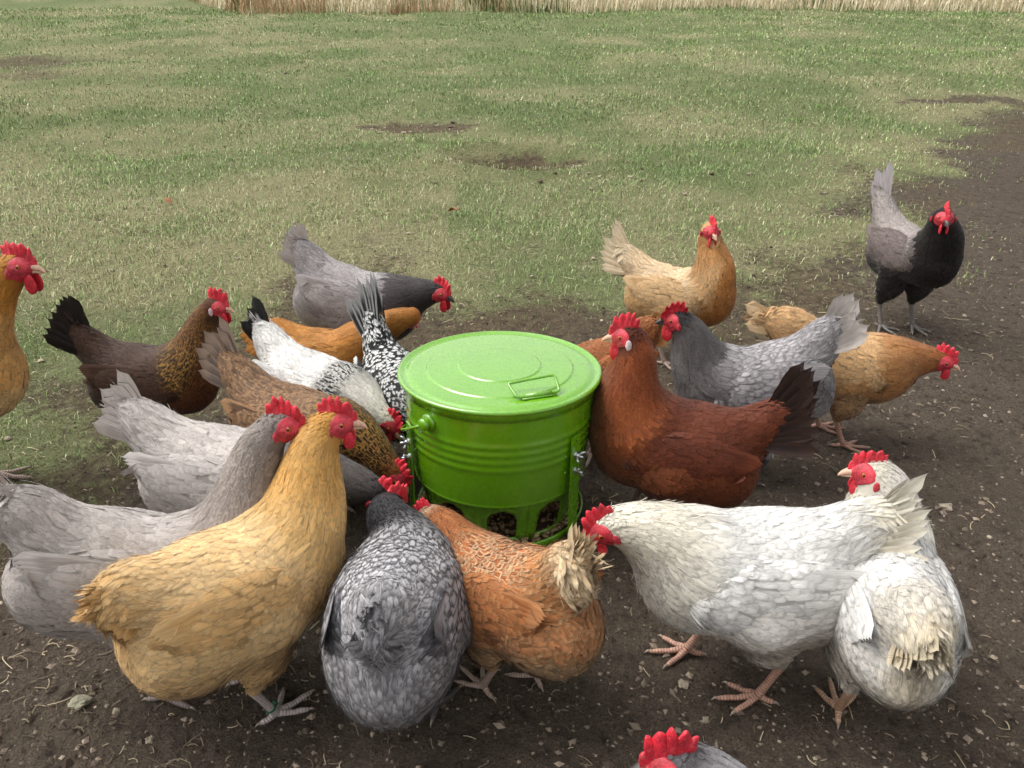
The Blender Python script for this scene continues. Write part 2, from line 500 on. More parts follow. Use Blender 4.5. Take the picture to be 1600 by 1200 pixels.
def make_dry_grass():
    n = 14000
    x = rng.uniform(-15, 15, n); front = 15.4 + 0.5 * np.sin(x * 0.35) + 0.4 * (fbm(x * 1.3, x * 0, 3, 91) - 0.5) + np.where(x < -4.5, (-4.5 - x) * 1.4, 0)
    y = front + rng.random(n) ** 1.5 * 3.0
    t = rng.random((n, 1))
    col = lin((206, 184, 146)) * (1 - t) + lin((246, 236, 208)) * t
    rust = (fbm(x * 0.9, y * 0.9, 2, 95) > 0.62)[:, None]
    col = np.where(rust, col * np.array([0.62, 0.50, 0.42]), col)
    grn = (fbm(x * 0.7, y * 0.7, 2, 99) > 0.66)[:, None] & (rng.random((n, 1)) < 0.6)
    col = np.where(grn, lin((92, 108, 58)) * (0.7 + 0.6 * t), col)
    P = np.stack([x, y, terrain(x, y)], -1)
    V, Q, T, C = blades(P, rng.uniform(0.25, 0.8, n) * sstep(-0.2, 1.0, y - front + 0.3), rng.uniform(0.008, 0.02, n), rng.uniform(0, 2 * np.pi, n), np.clip(rng.normal(0.45, 0.35, n), 0, 1.4), col)
    o = add_obj('dry_tall_grass', build_mesh('dry_tall_grass', V, Q, T, False, None, {'fcol': C}), M_BLADE)
    tag(o, 'strip of tall straw coloured dry grass beyond the lawn', 'dry grass', kind='stuff')
make_dry_grass()

ICO = None
def ico_verts():
    t = (1 + 5 ** 0.5) / 2
    v = np.array([(-1, t, 0), (1, t, 0), (-1, -t, 0), (1, -t, 0), (0, -1, t), (0, 1, t), (0, -1, -t), (0, 1, -t), (t, 0, -1), (t, 0, 1), (-t, 0, -1), (-t, 0, 1)], float)
    f = np.array([(0, 11, 5), (0, 5, 1), (0, 1, 7), (0, 7, 10), (0, 10, 11), (1, 5, 9), (5, 11, 4), (11, 10, 2), (10, 7, 6), (7, 1, 8), (3, 9, 4), (3, 4, 2), (3, 2, 6), (3, 6, 8), (3, 8, 9), (4, 9, 5), (2, 4, 11), (6, 2, 10), (8, 6, 7), (9, 8, 1)])
    return unit(v), f

OCT = (np.array([(1, 0, 0), (-1, 0, 0), (0, 1, 0), (0, -1, 0), (0, 0, 1), (0, 0, -1)], float), np.array([(0, 2, 4), (2, 1, 4), (1, 3, 4), (3, 0, 4), (2, 0, 5), (1, 2, 5), (3, 1, 5), (0, 3, 5)]))
def lumps(P, size, col, flat=0.6, small=False):
    v, f = OCT if small else ico_verts(); n = len(P); m = len(v)
    rad = 1 + rng.normal(0, 0.18 if not small else 0.25, (n, m, 1))
    S = size[:, None, None] * np.stack([rng.uniform(0.7, 1.3, n), rng.uniform(0.7, 1.3, n), np.full(n, flat) * rng.uniform(0.7, 1.2, n)], -1)[:, None]
    a = rng.uniform(0, 2 * np.pi, n); c, s = np.cos(a), np.sin(a)
    L = v[None] * rad * S
    L = np.stack([L[..., 0] * c[:, None] - L[..., 1] * s[:, None], L[..., 0] * s[:, None] + L[..., 1] * c[:, None], L[..., 2]], -1)
    V = (P[:, None] + L).reshape(-1, 3)
    T = (np.arange(n)[:, None, None] * m + f[None]).reshape(-1, 3)
    C = np.repeat(np.concatenate([col, np.ones((n, 1))], 1), m, 0)
    return V, T, C

def make_litter():
    # soil crumbs
    n = 20000
    y = 0.5 + 3.2 * rng.random(n) ** 1.35; x = rng.uniform(-1, 1, n) * (0.72 * y + 0.35)
    k = grassness(x, y) < 0.55; x, y = x[k], y[k]; n = len(x)
    size = 0.0016 + 0.0022 * rng.random(n) + 0.0055 * rng.random(n) ** 9
    t = rng.random((n, 1)) ** 2.2
    col = lin((66, 56, 48)) * (1 - t) + lin((164, 148, 130)) * t
    P = np.stack([x, y, terrain(x, y) + size * 0.15], -1)
    V, T, C = lumps(P, size, col, 0.75, True)
    o = add_obj('soil_crumbs', build_mesh('soil_crumbs', V, None, T, False, None, {'fcol': C}), M_BITS)
    tag(o, 'dark brown crumbs of bare soil scattered round the feeder', 'soil', kind='stuff')
    # pale pebbles and wood chips in the lawn and the soil
    n = 3000
    y = 0.55 + 9.5 * rng.random(n) ** 1.7; x = rng.uniform(-1, 1, n) * (0.72 * y + 0.3)
    g = grassness(x, y)
    nearhole = np.exp(-(((x - 0.35) / 0.7) ** 2 + ((y - 4.75) / 0.45) ** 2))
    k = rng.random(n) < 0.10 + 0.45 * np.exp(-((g - 0.5) / 0.3) ** 2) + 0.0 * nearhole
    x, y = x[k], y[k]
    hx = rng.normal(0.35, 0.45, 90); hy = rng.normal(4.72, 0.22, 90)
    hx2 = rng.normal(-0.7, 0.35, 50); hy2 = rng.normal(5.95, 0.12, 50)
    x = np.concatenate([x, hx, hx2]); y = np.concatenate([y, hy, hy2]); n = len(x)
    size = (0.0024 + 0.0085 * rng.random(n) ** 4) * (0.75 + 0.12 * y)
    size[-140:] *= 1.35
    t = rng.random((n, 1))
    col = lin((92, 80, 68)) * (1 - t) + lin((172, 158, 138)) * t
    P = np.stack([x, y, terrain(x, y) + size * 0.30 + 0.004 * (grassness(x, y) > 0.5)], -1)
    V, T, C = lumps(P, size, col, 0.5)
    o = add_obj('pebbles', build_mesh('pebbles', V, None, T, False, None, {'fcol': C}), M_BITS)
    tag(o, 'small pale pebbles and chips strewn over soil and lawn', 'pebbles', kind='stuff')
    # straw, roots and dead stems
    n = 13000
    y = 0.5 + 3.6 * rng.random(n) ** 1.3; x = rng.uniform(-1, 1, n) * (0.72 * y + 0.35)
    k = rng.random(n) < np.where(x < -0.1, 1.0, 0.55) * (0.35 + 0.65 * sstep(0.42, 0.62, fbm(x * 2.5, y * 2.5, 3, 111)))
    x, y = x[k], y[k]; n = len(x)
    L = 0.005 + 0.018 * rng.random(n) + 0.045 * rng.random(n) ** 10
    wd = rng.uniform(0.0004, 0.0009, n) + 0.00015 * y
    a = rng.uniform(0, 2 * np.pi, n); bend = rng.normal(0, 1.1, n)
    K = 4
    pts = [np.stack([x, y], -1)]
    for i in range(K - 1):
        aa = a + bend * (i / (K - 1))
        pts.append(pts[-1] + np.stack([np.cos(aa), np.sin(aa)], -1) * (L / (K - 1))[:, None])
    pts = np.stack(pts, 1)
    zz = terrain(pts[..., 0], pts[..., 1]) + 0.0028 + 0.006 * np.sin(np.linspace(0, np.pi, K))[None] * rng.random((n, 1)) ** 2
    C3 = np.concatenate([pts, zz[..., None]], -1)
    d = unit(np.gradient(C3, axis=1)); sd = np.stack([-d[..., 1], d[..., 0], np.zeros_like(zz)], -1) * wd[:, None, None]
    upv = np.array([0, 0, 1.0]) * wd[:, None, None]
    V = np.stack([C3 - sd, C3 + upv * 1.2, C3 + sd], 2)        # n,K,3,3
    idx = np.arange(n * K * 3).reshape(n, K, 3)
    Q = np.concatenate([np.stack([idx[:, :-1, j], idx[:, :-1, j + 1], idx[:, 1:, j + 1], idx[:, 1:, j]], -1).reshape(-1, 4) for j in (0, 1)])
    t = rng.random((n, 1)) ** 2.2
    col = lin((84, 72, 60)) * (1 - t) + lin((190, 174, 144)) * t
    C = np.repeat(np.concatenate([col, np.ones((n, 1))], 1), K * 3, 0)
    o = add_obj('straw_litter', build_mesh('straw_litter', V.reshape(-1, 3), Q, None, True, None, {'fcol': C}), M_BITS)
    tag(o, 'thin dry straw and root bits lying on the soil', 'straw', kind='stuff')
make_litter()

M_STONE = simple_mat('stone', (150, 138, 120), 0.9, var=0.3, nscale=60, bstr=0.6, bdist=0.004)
M_STONE2 = simple_mat('mossy_stone', (128, 124, 104), 0.9, var=0.35, nscale=90, bstr=0.7, bdist=0.004)
M_LEAF = simple_mat('dead_leaf', (150, 92, 58), 0.8, var=0.3, nscale=60)
def stone(x, y, r, flat, label, mat):
    nu, nv = 14, 9
    th = np.linspace(0, np.pi, nv); ph = np.linspace(0, 2 * np.pi, nu, endpoint=False)
    D = np.stack([np.sin(th)[:, None] * np.cos(ph), np.sin(th)[:, None] * np.sin(ph), np.repeat(np.cos(th)[:, None], nu, 1)], -1)
    sd = rng.integers(0, 200)
    rr = 1 + 0.7 * (fbm(D[..., 0] * 1.9 + D[..., 2], D[..., 1] * 1.4 + 5, 3, sd) - 0.5) * 2
    P = D * rr[..., None] * np.array([r, r * 0.72, r * flat])
    b = MB(); b.grid(P[::-1], True)
    o = add_obj('stone', b.mesh('stone', False), mat)
    o.location = (x, y, float(terrain(x, y)) + r * flat * 0.35); o.rotation_euler = (0.1, 0.05, rng.uniform(0, 6))
    tag(o, label, 'stone', 'stones lying on the soil')
stone(-0.689, 0.905, 0.018, 0.38, 'greenish grey flat stone on bare soil below the buff hen at lower left', M_STONE2)
stone(-0.826, 0.83, 0.017, 0.4, 'tan stone cut by the lower left corner edge of the picture', M_STONE)
stone(-0.625, 0.893, 0.008, 0.6, 'small white stone just right of the greenish flat stone', M_STONE)
stone(0.285, 0.955, 0.012, 0.35, 'pale grey stone between the bottom edge hen and the white hens', M_STONE)
stone(0.95, 1.44, 0.015, 0.6, 'grey brown stone right of the two white hens', M_STONE)
stone(-0.555, 0.842, 0.008, 0.6, 'small buff stone near the bottom edge left of centre', M_STONE)
stone(0.305, 0.885, 0.007, 0.6, 'small stone beside the pecking head at the bottom edge', M_STONE)

def leaf(x, y, L, label):
    n = 7; t = np.linspace(0, 1, n)
    w = np.sin(np.pi * t ** 0.8) * L * 0.3 + 0.0005
    P = np.stack([np.stack([(t - 0.5) * L, sgn * w, 0.006 * np.sin(t * 5) + np.abs(sgn) * w * 0.55], -1) for sgn in (-1, -0.5, 0, 0.5, 1)], 1)
    b = MB(); b.grid(P)
    o = add_obj('dead_leaf', b.mesh('dead_leaf'), M_LEAF)
    md = o.modifiers.new('thickness', 'SOLIDIFY'); md.thickness = 0.0008
    o.location = (x, y, float(terrain(x, y)) + 0.022); o.rotation_euler = (0.15, 0.1, rng.uniform(0, 6))
    tag(o, label, 'leaf', 'dead leaves on the lawn')
leaf(-0.29, 3.87, 0.065, 'curled rust brown leaf on the lawn above the dark headed grey hen')
leaf(-1.75, 4.05, 0.05, 'small brown leaf on the lawn at the left above the dark brown hen')

# ------------------------------------------------------------------ the feeder
def paint_material():
    m, nt, bs = new_mat('green_paint')
    tc = N(nt, 'ShaderNodeTexCoord')
    f = noise(nt, tc.outputs['Object'], 9.0, 3); f2 = noise(nt, tc.outputs['Object'], 55.0, 4, 0.65)
    c = mixc(nt, maprange(nt, f, 0.3, 0.7), lin4((100, 160, 8)), lin4((106, 167, 12)))
    dust = maprange(nt, f2, 0.58, 0.75, 0.0, 0.10)
    c = mixc(nt, dust, c, lin4((150, 150, 110)))
    nt.links.new(c, bs.inputs['Base Color'])
    nt.links.new(maprange(nt, f2, 0.3, 0.7, 0.20, 0.34), bs.inputs['Roughness'])
    bs.inputs['Specular IOR Level'].default_value = 0.9
    bs.inputs['Coat Weight'].default_value = 1.0; bs.inputs['Coat Roughness'].default_value = 0.09
    bump(nt, bs, f, 0.03, 0.006)
    return m
M_GREEN = paint_material()
M_ZINC = simple_mat('zinc_plated_steel', (205, 208, 212), 0.28, 1.0, var=0.12, nscale=200)
M_DARK = simple_mat('dark_hole', (18, 20, 14), 0.8)
M_FEED = attr_material('feed_pellets', 0.85, 0.15)

def make_feeder():
    fx, fy = -0.026, 1.415
    root = bpy.data.objects.new('poultry_feeder', None); COL.objects.link(root)
    root.location = (fx, fy, float(terrain(fx, fy)) + 0.002)
    root.rotation_euler = (math.radians(-2.2), math.radians(0.3), 0)
    tag(root, 'round green painted metal drum feeder with lid in the middle of the hens', 'feeder')
    # drum: slightly tapered with four rolled beads
    prof = []
    ztop, zbot = 0.334, 0.138
    rt, rb = 0.1915, 0.1775
    for z in np.linspace(ztop, zbot, 90):
        f = (ztop - z) / (ztop - zbot)
        r = rt + (rb - rt) * f
        for zc in (0.268, 0.251, 0.234, 0.217):
            r += 0.0019 * math.exp(-((z - zc) / 0.0058) ** 2)
        prof.append((r, z))
    prof += [(0.1775, 0.137), (0.179, 0.1345), (0.1775, 0.1325), (0.174, 0.1325), (0.168, 0.131)]
    b = MB(); b.lathe(prof[::-1], 96)
    drum = add_obj('drum', b.mesh('drum'), M_GREEN, root)
    # lid
    R = 0.2015
    pr = [(0.0005, 0.3548)]
    def ridge(r):
        z = 0.3500 - 0.0035 * (r / R) ** 2
        z += 0.0022 * sstep(0.082, 0.076, r) + 0.0026 * sstep(0.146, 0.139, r)
        z += 0.0016 * np.exp(-((r - 0.080) / 0.0022) ** 2) + 0.0016 * np.exp(-((r - 0.1435) / 0.0022) ** 2)
        z -= 0.004 * sstep(0.176, 0.190, r)
        return float(z)
    for r in np.concatenate([np.linspace(0.01, 0.07, 5), np.linspace(0.073, 0.087, 14), np.linspace(0.09, 0.133, 4), np.linspace(0.136, 0.150, 14), np.linspace(0.155, 0.19, 10)]):
        pr.append((r, ridge(r)))
    zc = 0.3435
    for a in np.linspace(110, -190, 14):
        pr.append((R - 0.004 + 0.0048 * math.cos(math.radians(a)), zc + 0.0048 * math.sin(math.radians(a))))
    pr += [(0.1945, 0.340), (0.1940, 0.3225), (0.1928, 0.3225)]
    b = MB(); b.lathe(pr[::-1], 112)
    lid = add_obj('lid', b.mesh('lid'), M_GREEN, root)
    # wire handle on the lid
    def lp(u, v, z=0.3500):
        # place on the lid by offsets from its centre
        return np.array([u, v, z])
    corner = [np.array([0.016, -0.122, 0.3680]), np.array([0.034, -0.150, 0.3530]), np.array([0.112, -0.122, 0.3530]), np.array([0.103, -0.094, 0.3740])]
    loop = []
    for i in range(4):
        p0, p1, p2 = corner[i - 1], corner[i], corner[(i + 1) % 4]
        e0 = p1 + unit(p0 - p1) * 0.007; e1 = p1 + unit(p2 - p1) * 0.007
        for t in np.linspace(0, 1, 6): loop.append((1 - t) ** 2 * e0 + 2 * t * (1 - t) * p1 + t * t * e1)
    loop.append(loop[0]); loop.append(loop[1])
    b = MB(); b.tube(np.array(loop), 0.0029, 8)
    h = add_obj('lid_handle', b.mesh('lid_handle'), M_GREEN, lid)
    d = unit(corner[2] - corner[1]); ang = math.atan2(d[1], d[0])
    Rz = np.array([[math.cos(ang), -math.sin(ang), 0], [math.sin(ang), math.cos(ang), 0], [0, 0, 1]])
    mid = (corner[1] + corner[2]) / 2
    b = MB(); b.box((mid[0], mid[1], 0.3502), (0.034, 0.0065, 0.0012), Rz); b.tube([mid - d * 0.026 + np.array([0, 0, 0.0002]), mid + d * 0.026 + np.array([0, 0, 0.0002])], 0.0042, 10)
    add_obj('handle_clip', b.mesh('handle_clip'), M_GREEN, lid)
    # skirt with arched feed ports
    nb = 10; ztop, zb = 0.1325, 0.030
    def rad(z): return 0.150 + (0.1700 - 0.150) * (z - zb) / (ztop - zb)
    V = MB()
    half = math.pi / nb
    for k in range(nb):
        th0 = 2 * math.pi * k / nb - math.pi / 2 + math.radians(2)
        pts_in = []; pts_out = []
        wa = 0.029 / 0.16; ztp = 0.119; zarc = ztp - 0.028; zlow = 0.048
        ring = [(-wa, zlow), (-wa, zarc)] + [(-wa * math.cos(t), zarc + 0.028 * math.sin(t)) for t in np.linspace(0, math.pi, 15)[1:-1]] + [(wa, zarc), (wa, zlow)]
        # resample: arch outline, with matching points on the bay frame
        ring = [(-wa, z) for z in np.linspace(zlow, zarc, 5)] + [(-wa * math.cos(t), zarc + 0.028 * math.sin(t)) for t in np.linspace(0, math.pi, 15)[1:-1]] + [(wa, z) for z in np.linspace(zarc, zlow, 5)]
        frame = []
        for i, (a, z) in enumerate(ring):
            if i < 5: frame.append((-half, zb + (ztop - zb) * (i / 4.0)))
            elif i >= len(ring) - 5: frame.append((half, ztop - (ztop - zb) * ((i - len(ring) + 5) / 4.0)))
            else: frame.append((-half + 2 * half * (i - 4) / (len(ring) - 9), ztop))
        def tp(a, z): return np.array([rad(z) * math.cos(th0 + a), rad(z) * math.sin(th0 + a), z])
        rows = []
        for f in np.linspace(0, 1, 4):
            rows.append([tp(a0 + (a1 - a0) * f, z0 + (z1 - z0) * f) for (a0, z0), (a1, z1) in zip(ring, frame)])
        V.grid(np.array(rows))
        bot = [tp(a, zlow) for a in np.linspace(-wa, wa, 6)]; bot2 = [tp(a, zb) for a in np.linspace(-half, half, 6)]
        V.grid(np.array([bot2, bot]))
    skirt = add_obj('port_skirt', V.mesh('port_skirt'), M_GREEN, root)
    sm = skirt.modifiers.new('thickness', 'SOLIDIFY'); sm.thickness = 0.003; sm.offset = 0
    # pan below
    b = MB(); b.lathe([(0.0005, 0.020), (0.160, 0.020), (0.168, 0.026), (0.172, 0.040), (0.174, 0.043), (0.177, 0.040), (0.173, 0.024), (0.162, 0.014), (0.0005, 0.014)][::-1], 80)
    add_obj('pan', b.mesh('pan'), M_GREEN, root)
    # the feed inside: a mound of pellets
    n = 1600
    r = 0.168 * np.sqrt(rng.random(n)); a = rng.uniform(0, 2 * np.pi, n)
    def mz(r): return 0.036 + 0.055 * sstep(0.150, 0.05, r) + 0.004
    z = mz(r) + rng.normal(0, 0.002, n)
    P = np.stack([r * np.cos(a), r * np.sin(a), z], -1)
    t = rng.random((n, 1)); col = lin((96, 78, 56)) * (1 - t) + lin((190, 166, 128)) * t
    Vv, T, C = lumps(P, rng.uniform(0.0035, 0.0062, n), col, 0.8)
    rr = np.linspace(0.001, 0.167, 14)
    bb = MB(); bb.lathe(np.stack([rr, mz(rr) - 0.004], -1)[::-1], 40)
    Vb = np.concatenate(bb.V); Qb = np.concatenate(bb.Q)
    Cb = np.tile(np.append(lin((70, 56, 42)), 1.0), (len(Vb), 1))
    fo = add_obj('feed', build_mesh('feed', np.concatenate([Vv, Vb]), Qb + len(Vv), T, True, None, {'fcol': np.concatenate([C, Cb])}), M_FEED, root)
    fo['kind'] = 'stuff'
    # three perforated leg bars
    def bar(ang):
        # local frame: t tangential, o outward
        o = np.array([math.sin(ang), -math.cos(ang), 0.0]); t = np.array([math.cos(ang), math.sin(ang), 0.0])
        rr0 = 0.1925
        zt = 0.262; zlow = 0.0
        hz = [0.250, 0.222, 0.188, 0.160, 0.132, 0.104, 0.076, 0.048]
        edges = [zt] + [(hz[i] + hz[i + 1]) / 2 for i in range(len(hz) - 1)] + [zlow]
        w = 0.0125; hr = 0.0032
        b = MB()
        for z1, z0, zc in zip(edges[:-1], edges[1:], hz):
            k = 16
            an = np.linspace(0, 2 * np.pi, k, endpoint=False) + np.pi / 4
            inn = [(hr * math.cos(q), zc + hr * math.sin(q)) for q in an]
            out = []
            for q in an:
                cx, cz = math.cos(q), math.sin(q); m_ = max(abs(cx), abs(cz)); cx /= m_; cz /= m_
                out.append((w * cx, zc + (cz * (z1 - zc) if cz > 0 else cz * (zc - z0))))
            rows = [[o * (rr0) + t * x + np.array([0, 0, z]) for x, z in inn], [o * (rr0) + t * x + np.array([0, 0, z]) for x, z in out]]
            b.grid(np.array(rows), True)
        leg = add_obj('leg', b.mesh('leg', False), M_GREEN, root)
        s = leg.modifiers.new('thickness', 'SOLIDIFY'); s.thickness = 0.0034; s.offset = 0
        return o, t, rr0
    def nut(o, t, r0, z, roll):
        b = MB()
        up = np.array([0, 0, 1.0])
        base = o * (r0 + 0.0017) + up * z
        b.tube([base, base + o * 0.0022], 0.0075, 14)            # washer
        b.tube([base + o * 0.0020, base + o * 0.0052, base + o * 0.0085], [0.0052, 0.0050, 0.0042], 10)
        b.tube([base + o * 0.004, base + o * 0.0175], 0.0027, 8)   # bolt end
        wd = t * math.cos(roll) + up * math.sin(roll)
        for s in (-1, 1):
            p0 = base + o * 0.006 + wd * s * 0.003; p1 = base + o * 0.0095 + wd * s * 0.0095; p2 = base + o * 0.0145 + wd * s * 0.0130
            b.tube([p0, p1, p2], [0.0022, 0.0030, 0.0024], 6)
        add_obj('wing_nut', b.mesh('wing_nut'), M_ZINC, root)
    for ang, rolls in ((math.radians(49), (0.5, 2.2)), (math.radians(-66), (1.9, 0.9)), (math.radians(172), (0.4, 1.0))):
        o, t, r0 = bar(ang)
        nut(o, t, r0, 0.222, rolls[0]); nut(o, t, r0, 0.188, rolls[1])
        for z in (0.222, 0.188):
            b = MB(); bs_ = o * 0.183 - t * 0.021 + np.array([0, 0, z]); b.tube([bs_, bs_ + o * 0.004], 0.0022, 8)
            add_obj('rivet', b.mesh('rivet'), M_GREEN, root)
    # bail handle and its two ears
    ea = math.radians(-43)
    e = np.array([math.sin(ea), -math.cos(ea), 0.0]); p = np.array([-math.cos(ea), -math.sin(ea), 0.0])
    ec = np.array([0, 0, 0.296])
    for s in (1, -1):
        b = MB()
        q = ec + e * s * 0.188
        ax = e * s
        b.tube([q, q + ax * 0.005, q + ax * 0.0075], [0.017, 0.017, 0.013], 20)
        b.tube([q + ax * 0.006, q + ax * 0.011, q + ax * 0.016, q + ax * 0.019, q + ax * 0.021], [0.011, 0.0115, 0.0125, 0.011, 0.007], 20)
        add_obj('handle_ear', b.mesh('handle_ear'), M_GREEN, root)
    tau = math.radians(30)
    dn = p * math.cos(tau) - np.array([0, 0, 1.0]) * math.sin(tau)
    path = [ec + e * 0.2045 * math.cos(f) + dn * 0.222 * math.sin(f) for f in np.linspace(0.03, math.pi - 0.03, 44)]
    b = MB(); b.tube(path, 0.0034, 8)
    add_obj('bail_handle', b.mesh('bail_handle'), M_GREEN, root)
make_feeder()

# ------------------------------------------------------------------ hens
def smin(a, b, k):
    h = np.clip(0.5 + 0.5 * (b - a) / k, 0, 1)
    return b + (a - b) * h - k * h * (1 - h)

class Shape:
    """smooth union of ellipsoids and tapered capsules"""
    def __init__(s): s.p = []
    def ell(s, c, R, r, k=0.03): s.p.append(('e', np.asarray(c, float), np.asarray(R, float), np.asarray(r, float), k)); return s
    def cone(s, a, b, ra, rb, k=0.03): s.p.append(('c', np.asarray(a, float), np.asarray(b, float), (ra, rb), k)); return s
    def __call__(s, P):
        d = None
        for p in s.p:
            if p[0] == 'e':
                q = (P - p[1]) @ p[2]
                q1 = q / p[3]; q2 = q1 / p[3]
                k0 = np.sqrt(np.einsum('...i,...i', q1, q1)); k1 = np.sqrt(np.einsum('...i,...i', q2, q2))
                di = k0 * (k0 - 1) / np.maximum(k1, 1e-6)
                di = np.where(k0 < 1e-3, -p[3].min(), di)
            else:
                ba = p[2] - p[1]
                t = np.clip(((P - p[1]) @ ba) / np.dot(ba, ba), 0, 1)
                q = P - p[1] - t[..., None] * ba
                di = np.sqrt(np.einsum('...i,...i', q, q)) - (p[3][0] + (p[3][1] - p[3][0]) * t)
            d = di if d is None else smin(d, di, p[4])
        return d
    def grad(s, P, e=0.0015):
        k = np.array([[1, -1, -1], [-1, -1, 1], [-1, 1, -1], [1, 1, 1.0]])
        g = 0
        for i in range(4): g = g + s(P + k[i] * e)[..., None] * k[i]
        return unit(g)
    def bounds(s):
        lo = []; hi = []
        for p in s.p:
            if p[0] == 'e':
                r = p[3].max(); lo.append(p[1] - r); hi.append(p[1] + r)
            else:
                for q, r in ((p[1], p[3][0]), (p[2], p[3][1])): lo.append(q - r); hi.append(q + r)
        return np.min(lo, 0) - 0.02, np.max(hi, 0) + 0.02

def surface_nets(f, h):
    lo, hi = f.bounds()
    n = np.ceil((hi - lo) / h).astype(int) + 1
    ax = [lo[i] + h * np.arange(n[i]) for i in range(3)]
    st = 4
    cax = [lo[i] + h * st * (np.arange((n[i] + st - 1) // st) + 0.375) for i in range(3)]
    CG = np.stack(np.meshgrid(*cax, indexing='ij'), -1)
    cv = f(CG.reshape(-1, 3)).reshape(CG.shape[:3])
    val = np.repeat(np.repeat(np.repeat(cv, st, 0), st, 1), st, 2)[:n[0], :n[1], :n[2]].copy()
    near = np.argwhere(np.abs(val) < h * st * 1.9)
    val[tuple(near.T)] = f(lo + h * near)
    ins = val < 0
    cn = n - 1
    acc = np.zeros(tuple(cn) + (3,)); cnt = np.zeros(tuple(cn))
    offs = [(0, 0, 0), (1, 0, 0), (0, 1, 0), (0, 0, 1), (1, 1, 0), (1, 0, 1), (0, 1, 1), (1, 1, 1)]
    def sl(o): return tuple(slice(o[i], o[i] + cn[i]) for i in range(3))
    for a in range(8):
        for b in range(a + 1, 8):
            oa, ob = offs[a], offs[b]
            if sum(abs(oa[i] - ob[i]) for i in range(3)) != 1: continue
            va, vb = val[sl(oa)], val[sl(ob)]
            cr = (va < 0) != (vb < 0)
            t = np.where(cr, va / np.where(cr, va - vb, 1), 0)
            pt = np.array(oa, float) + t[..., None] * (np.array(ob, float) - np.array(oa, float))
            acc += np.where(cr[..., None], pt, 0); cnt += cr
    act = cnt > 0
    idx = -np.ones(tuple(cn), int); idx[act] = np.arange(act.sum())
    cell = np.argwhere(act)
    V = lo + h * (cell + acc[act] / cnt[act][:, None])
    Q = []
    for axis in range(3):
        o = [0, 0, 0]; o[axis] = 1
        A = ins[:n[0] - o[0], :n[1] - o[1], :n[2] - o[2]]; B = ins[o[0]:, o[1]:, o[2]:]
        e = np.argwhere(A != B)
        u, w = (axis + 1) % 3, (axis + 2) % 3
        e = e[(e[:, u] > 0) & (e[:, w] > 0) & (e[:, u] < cn[u]) & (e[:, w] < cn[w])]
        flip = A[tuple(e.T)]
        def cidx(du, dw):
            q = e.copy(); q[:, u] += du; q[:, w] += dw; return idx[tuple(q.T)]
        q = np.stack([cidx(-1, -1), cidx(0, -1), cidx(0, 0), cidx(-1, 0)], -1)
        q[~flip] = q[~flip][:, ::-1]
        Q.append(q)
    Q = np.concatenate(Q)
    G = f.grad(V)
    V = V - f(V)[:, None] * G
    V = V - f(V)[:, None] * G
    return V, Q, f.grad(V)

FV = np.array([0.0, 0.42, 0.80, 1.0]); FW = np.array([0.60, 1.0, 0.80, 0.20])
def feather_geo(P, Nn, D, L, W, base, edge, lace, mode, shape=None, lift=0.003, off=0.0015, rnd=None, camber=0.12, nblend=(0.11, 0.09)):
    n = len(P)
    B = unit(np.cross(Nn, D)); D = unit(np.cross(B, Nn))
    rnd = rng.random(n) if rnd is None else rnd
    lift = np.broadcast_to(lift, (n,)); off = np.broadcast_to(off, (n,))
    rows = []; nrm = []
    for j in range(4):
        v = FV[j]
        c = P + D * (L * v)[:, None]
        if shape is not None:
            sd = shape(c)
            c = c + Nn * np.clip(off + lift * v - sd, -0.009 - 0.15 * L * v, 0.035)[:, None]
        else:
            c = c + Nn * (off + lift * v)[:, None]
        for u in (-1, 0, 1):
            q = c + B * (u * 0.5 * W * FW[j])[:, None] - Nn * (abs(u) * camber * W * FW[j] * 0.5)[:, None]
            if j == 3 and u != 0: q = q - D * (L * 0.07)[:, None]
            rows.append(q)
            nrm.append(unit(Nn + B * (u * nblend[0]) + D * (nblend[1] * (v - 0.35))))
    V = np.stack(rows, 1).reshape(-1, 3); NN = np.stack(nrm, 1).reshape(-1, 3)
    i = np.arange(n)[:, None, None] * 12
    q = np.array([[r * 3 + c, (r + 1) * 3 + c, (r + 1) * 3 + c + 1, r * 3 + c + 1] for r in range(3) for c in range(2)])
    Q = (i + q[None]).reshape(-1, 4)
    uv = np.tile(np.array([[u, FV[j], 0] for j in range(4) for u in (-1, 0, 1)]), (n, 1)).reshape(n, 12, 3)
    uv[..., 2] = rnd[:, None]
    fc = np.repeat(np.concatenate([base, np.broadcast_to(mode, (n,))[:, None]], 1), 12, 0)
    ec = np.repeat(np.concatenate([edge, np.broadcast_to(lace, (n,))[:, None]], 1), 12, 0)
    return dict(V=V, Q=Q, N=NN, fuv=uv.reshape(-1, 3), fcol=fc, ecol=ec)

def join_geo(gs):
    o = 0; Qs = []
    for g in gs: Qs.append(g['Q'] + o); o += len(g['V'])
    r = {k: np.concatenate([g[k] for g in gs]) for k in ('V', 'N', 'fuv', 'fcol', 'ecol')}
    r['Q'] = np.concatenate(Qs)
    return r

def geo_mesh(name, g):
    return build_mesh(name, g['V'], g['Q'], None, True, None, {'fuv': g['fuv'], 'fcol': g['fcol'], 'ecol': g['ecol']}, g['N'])

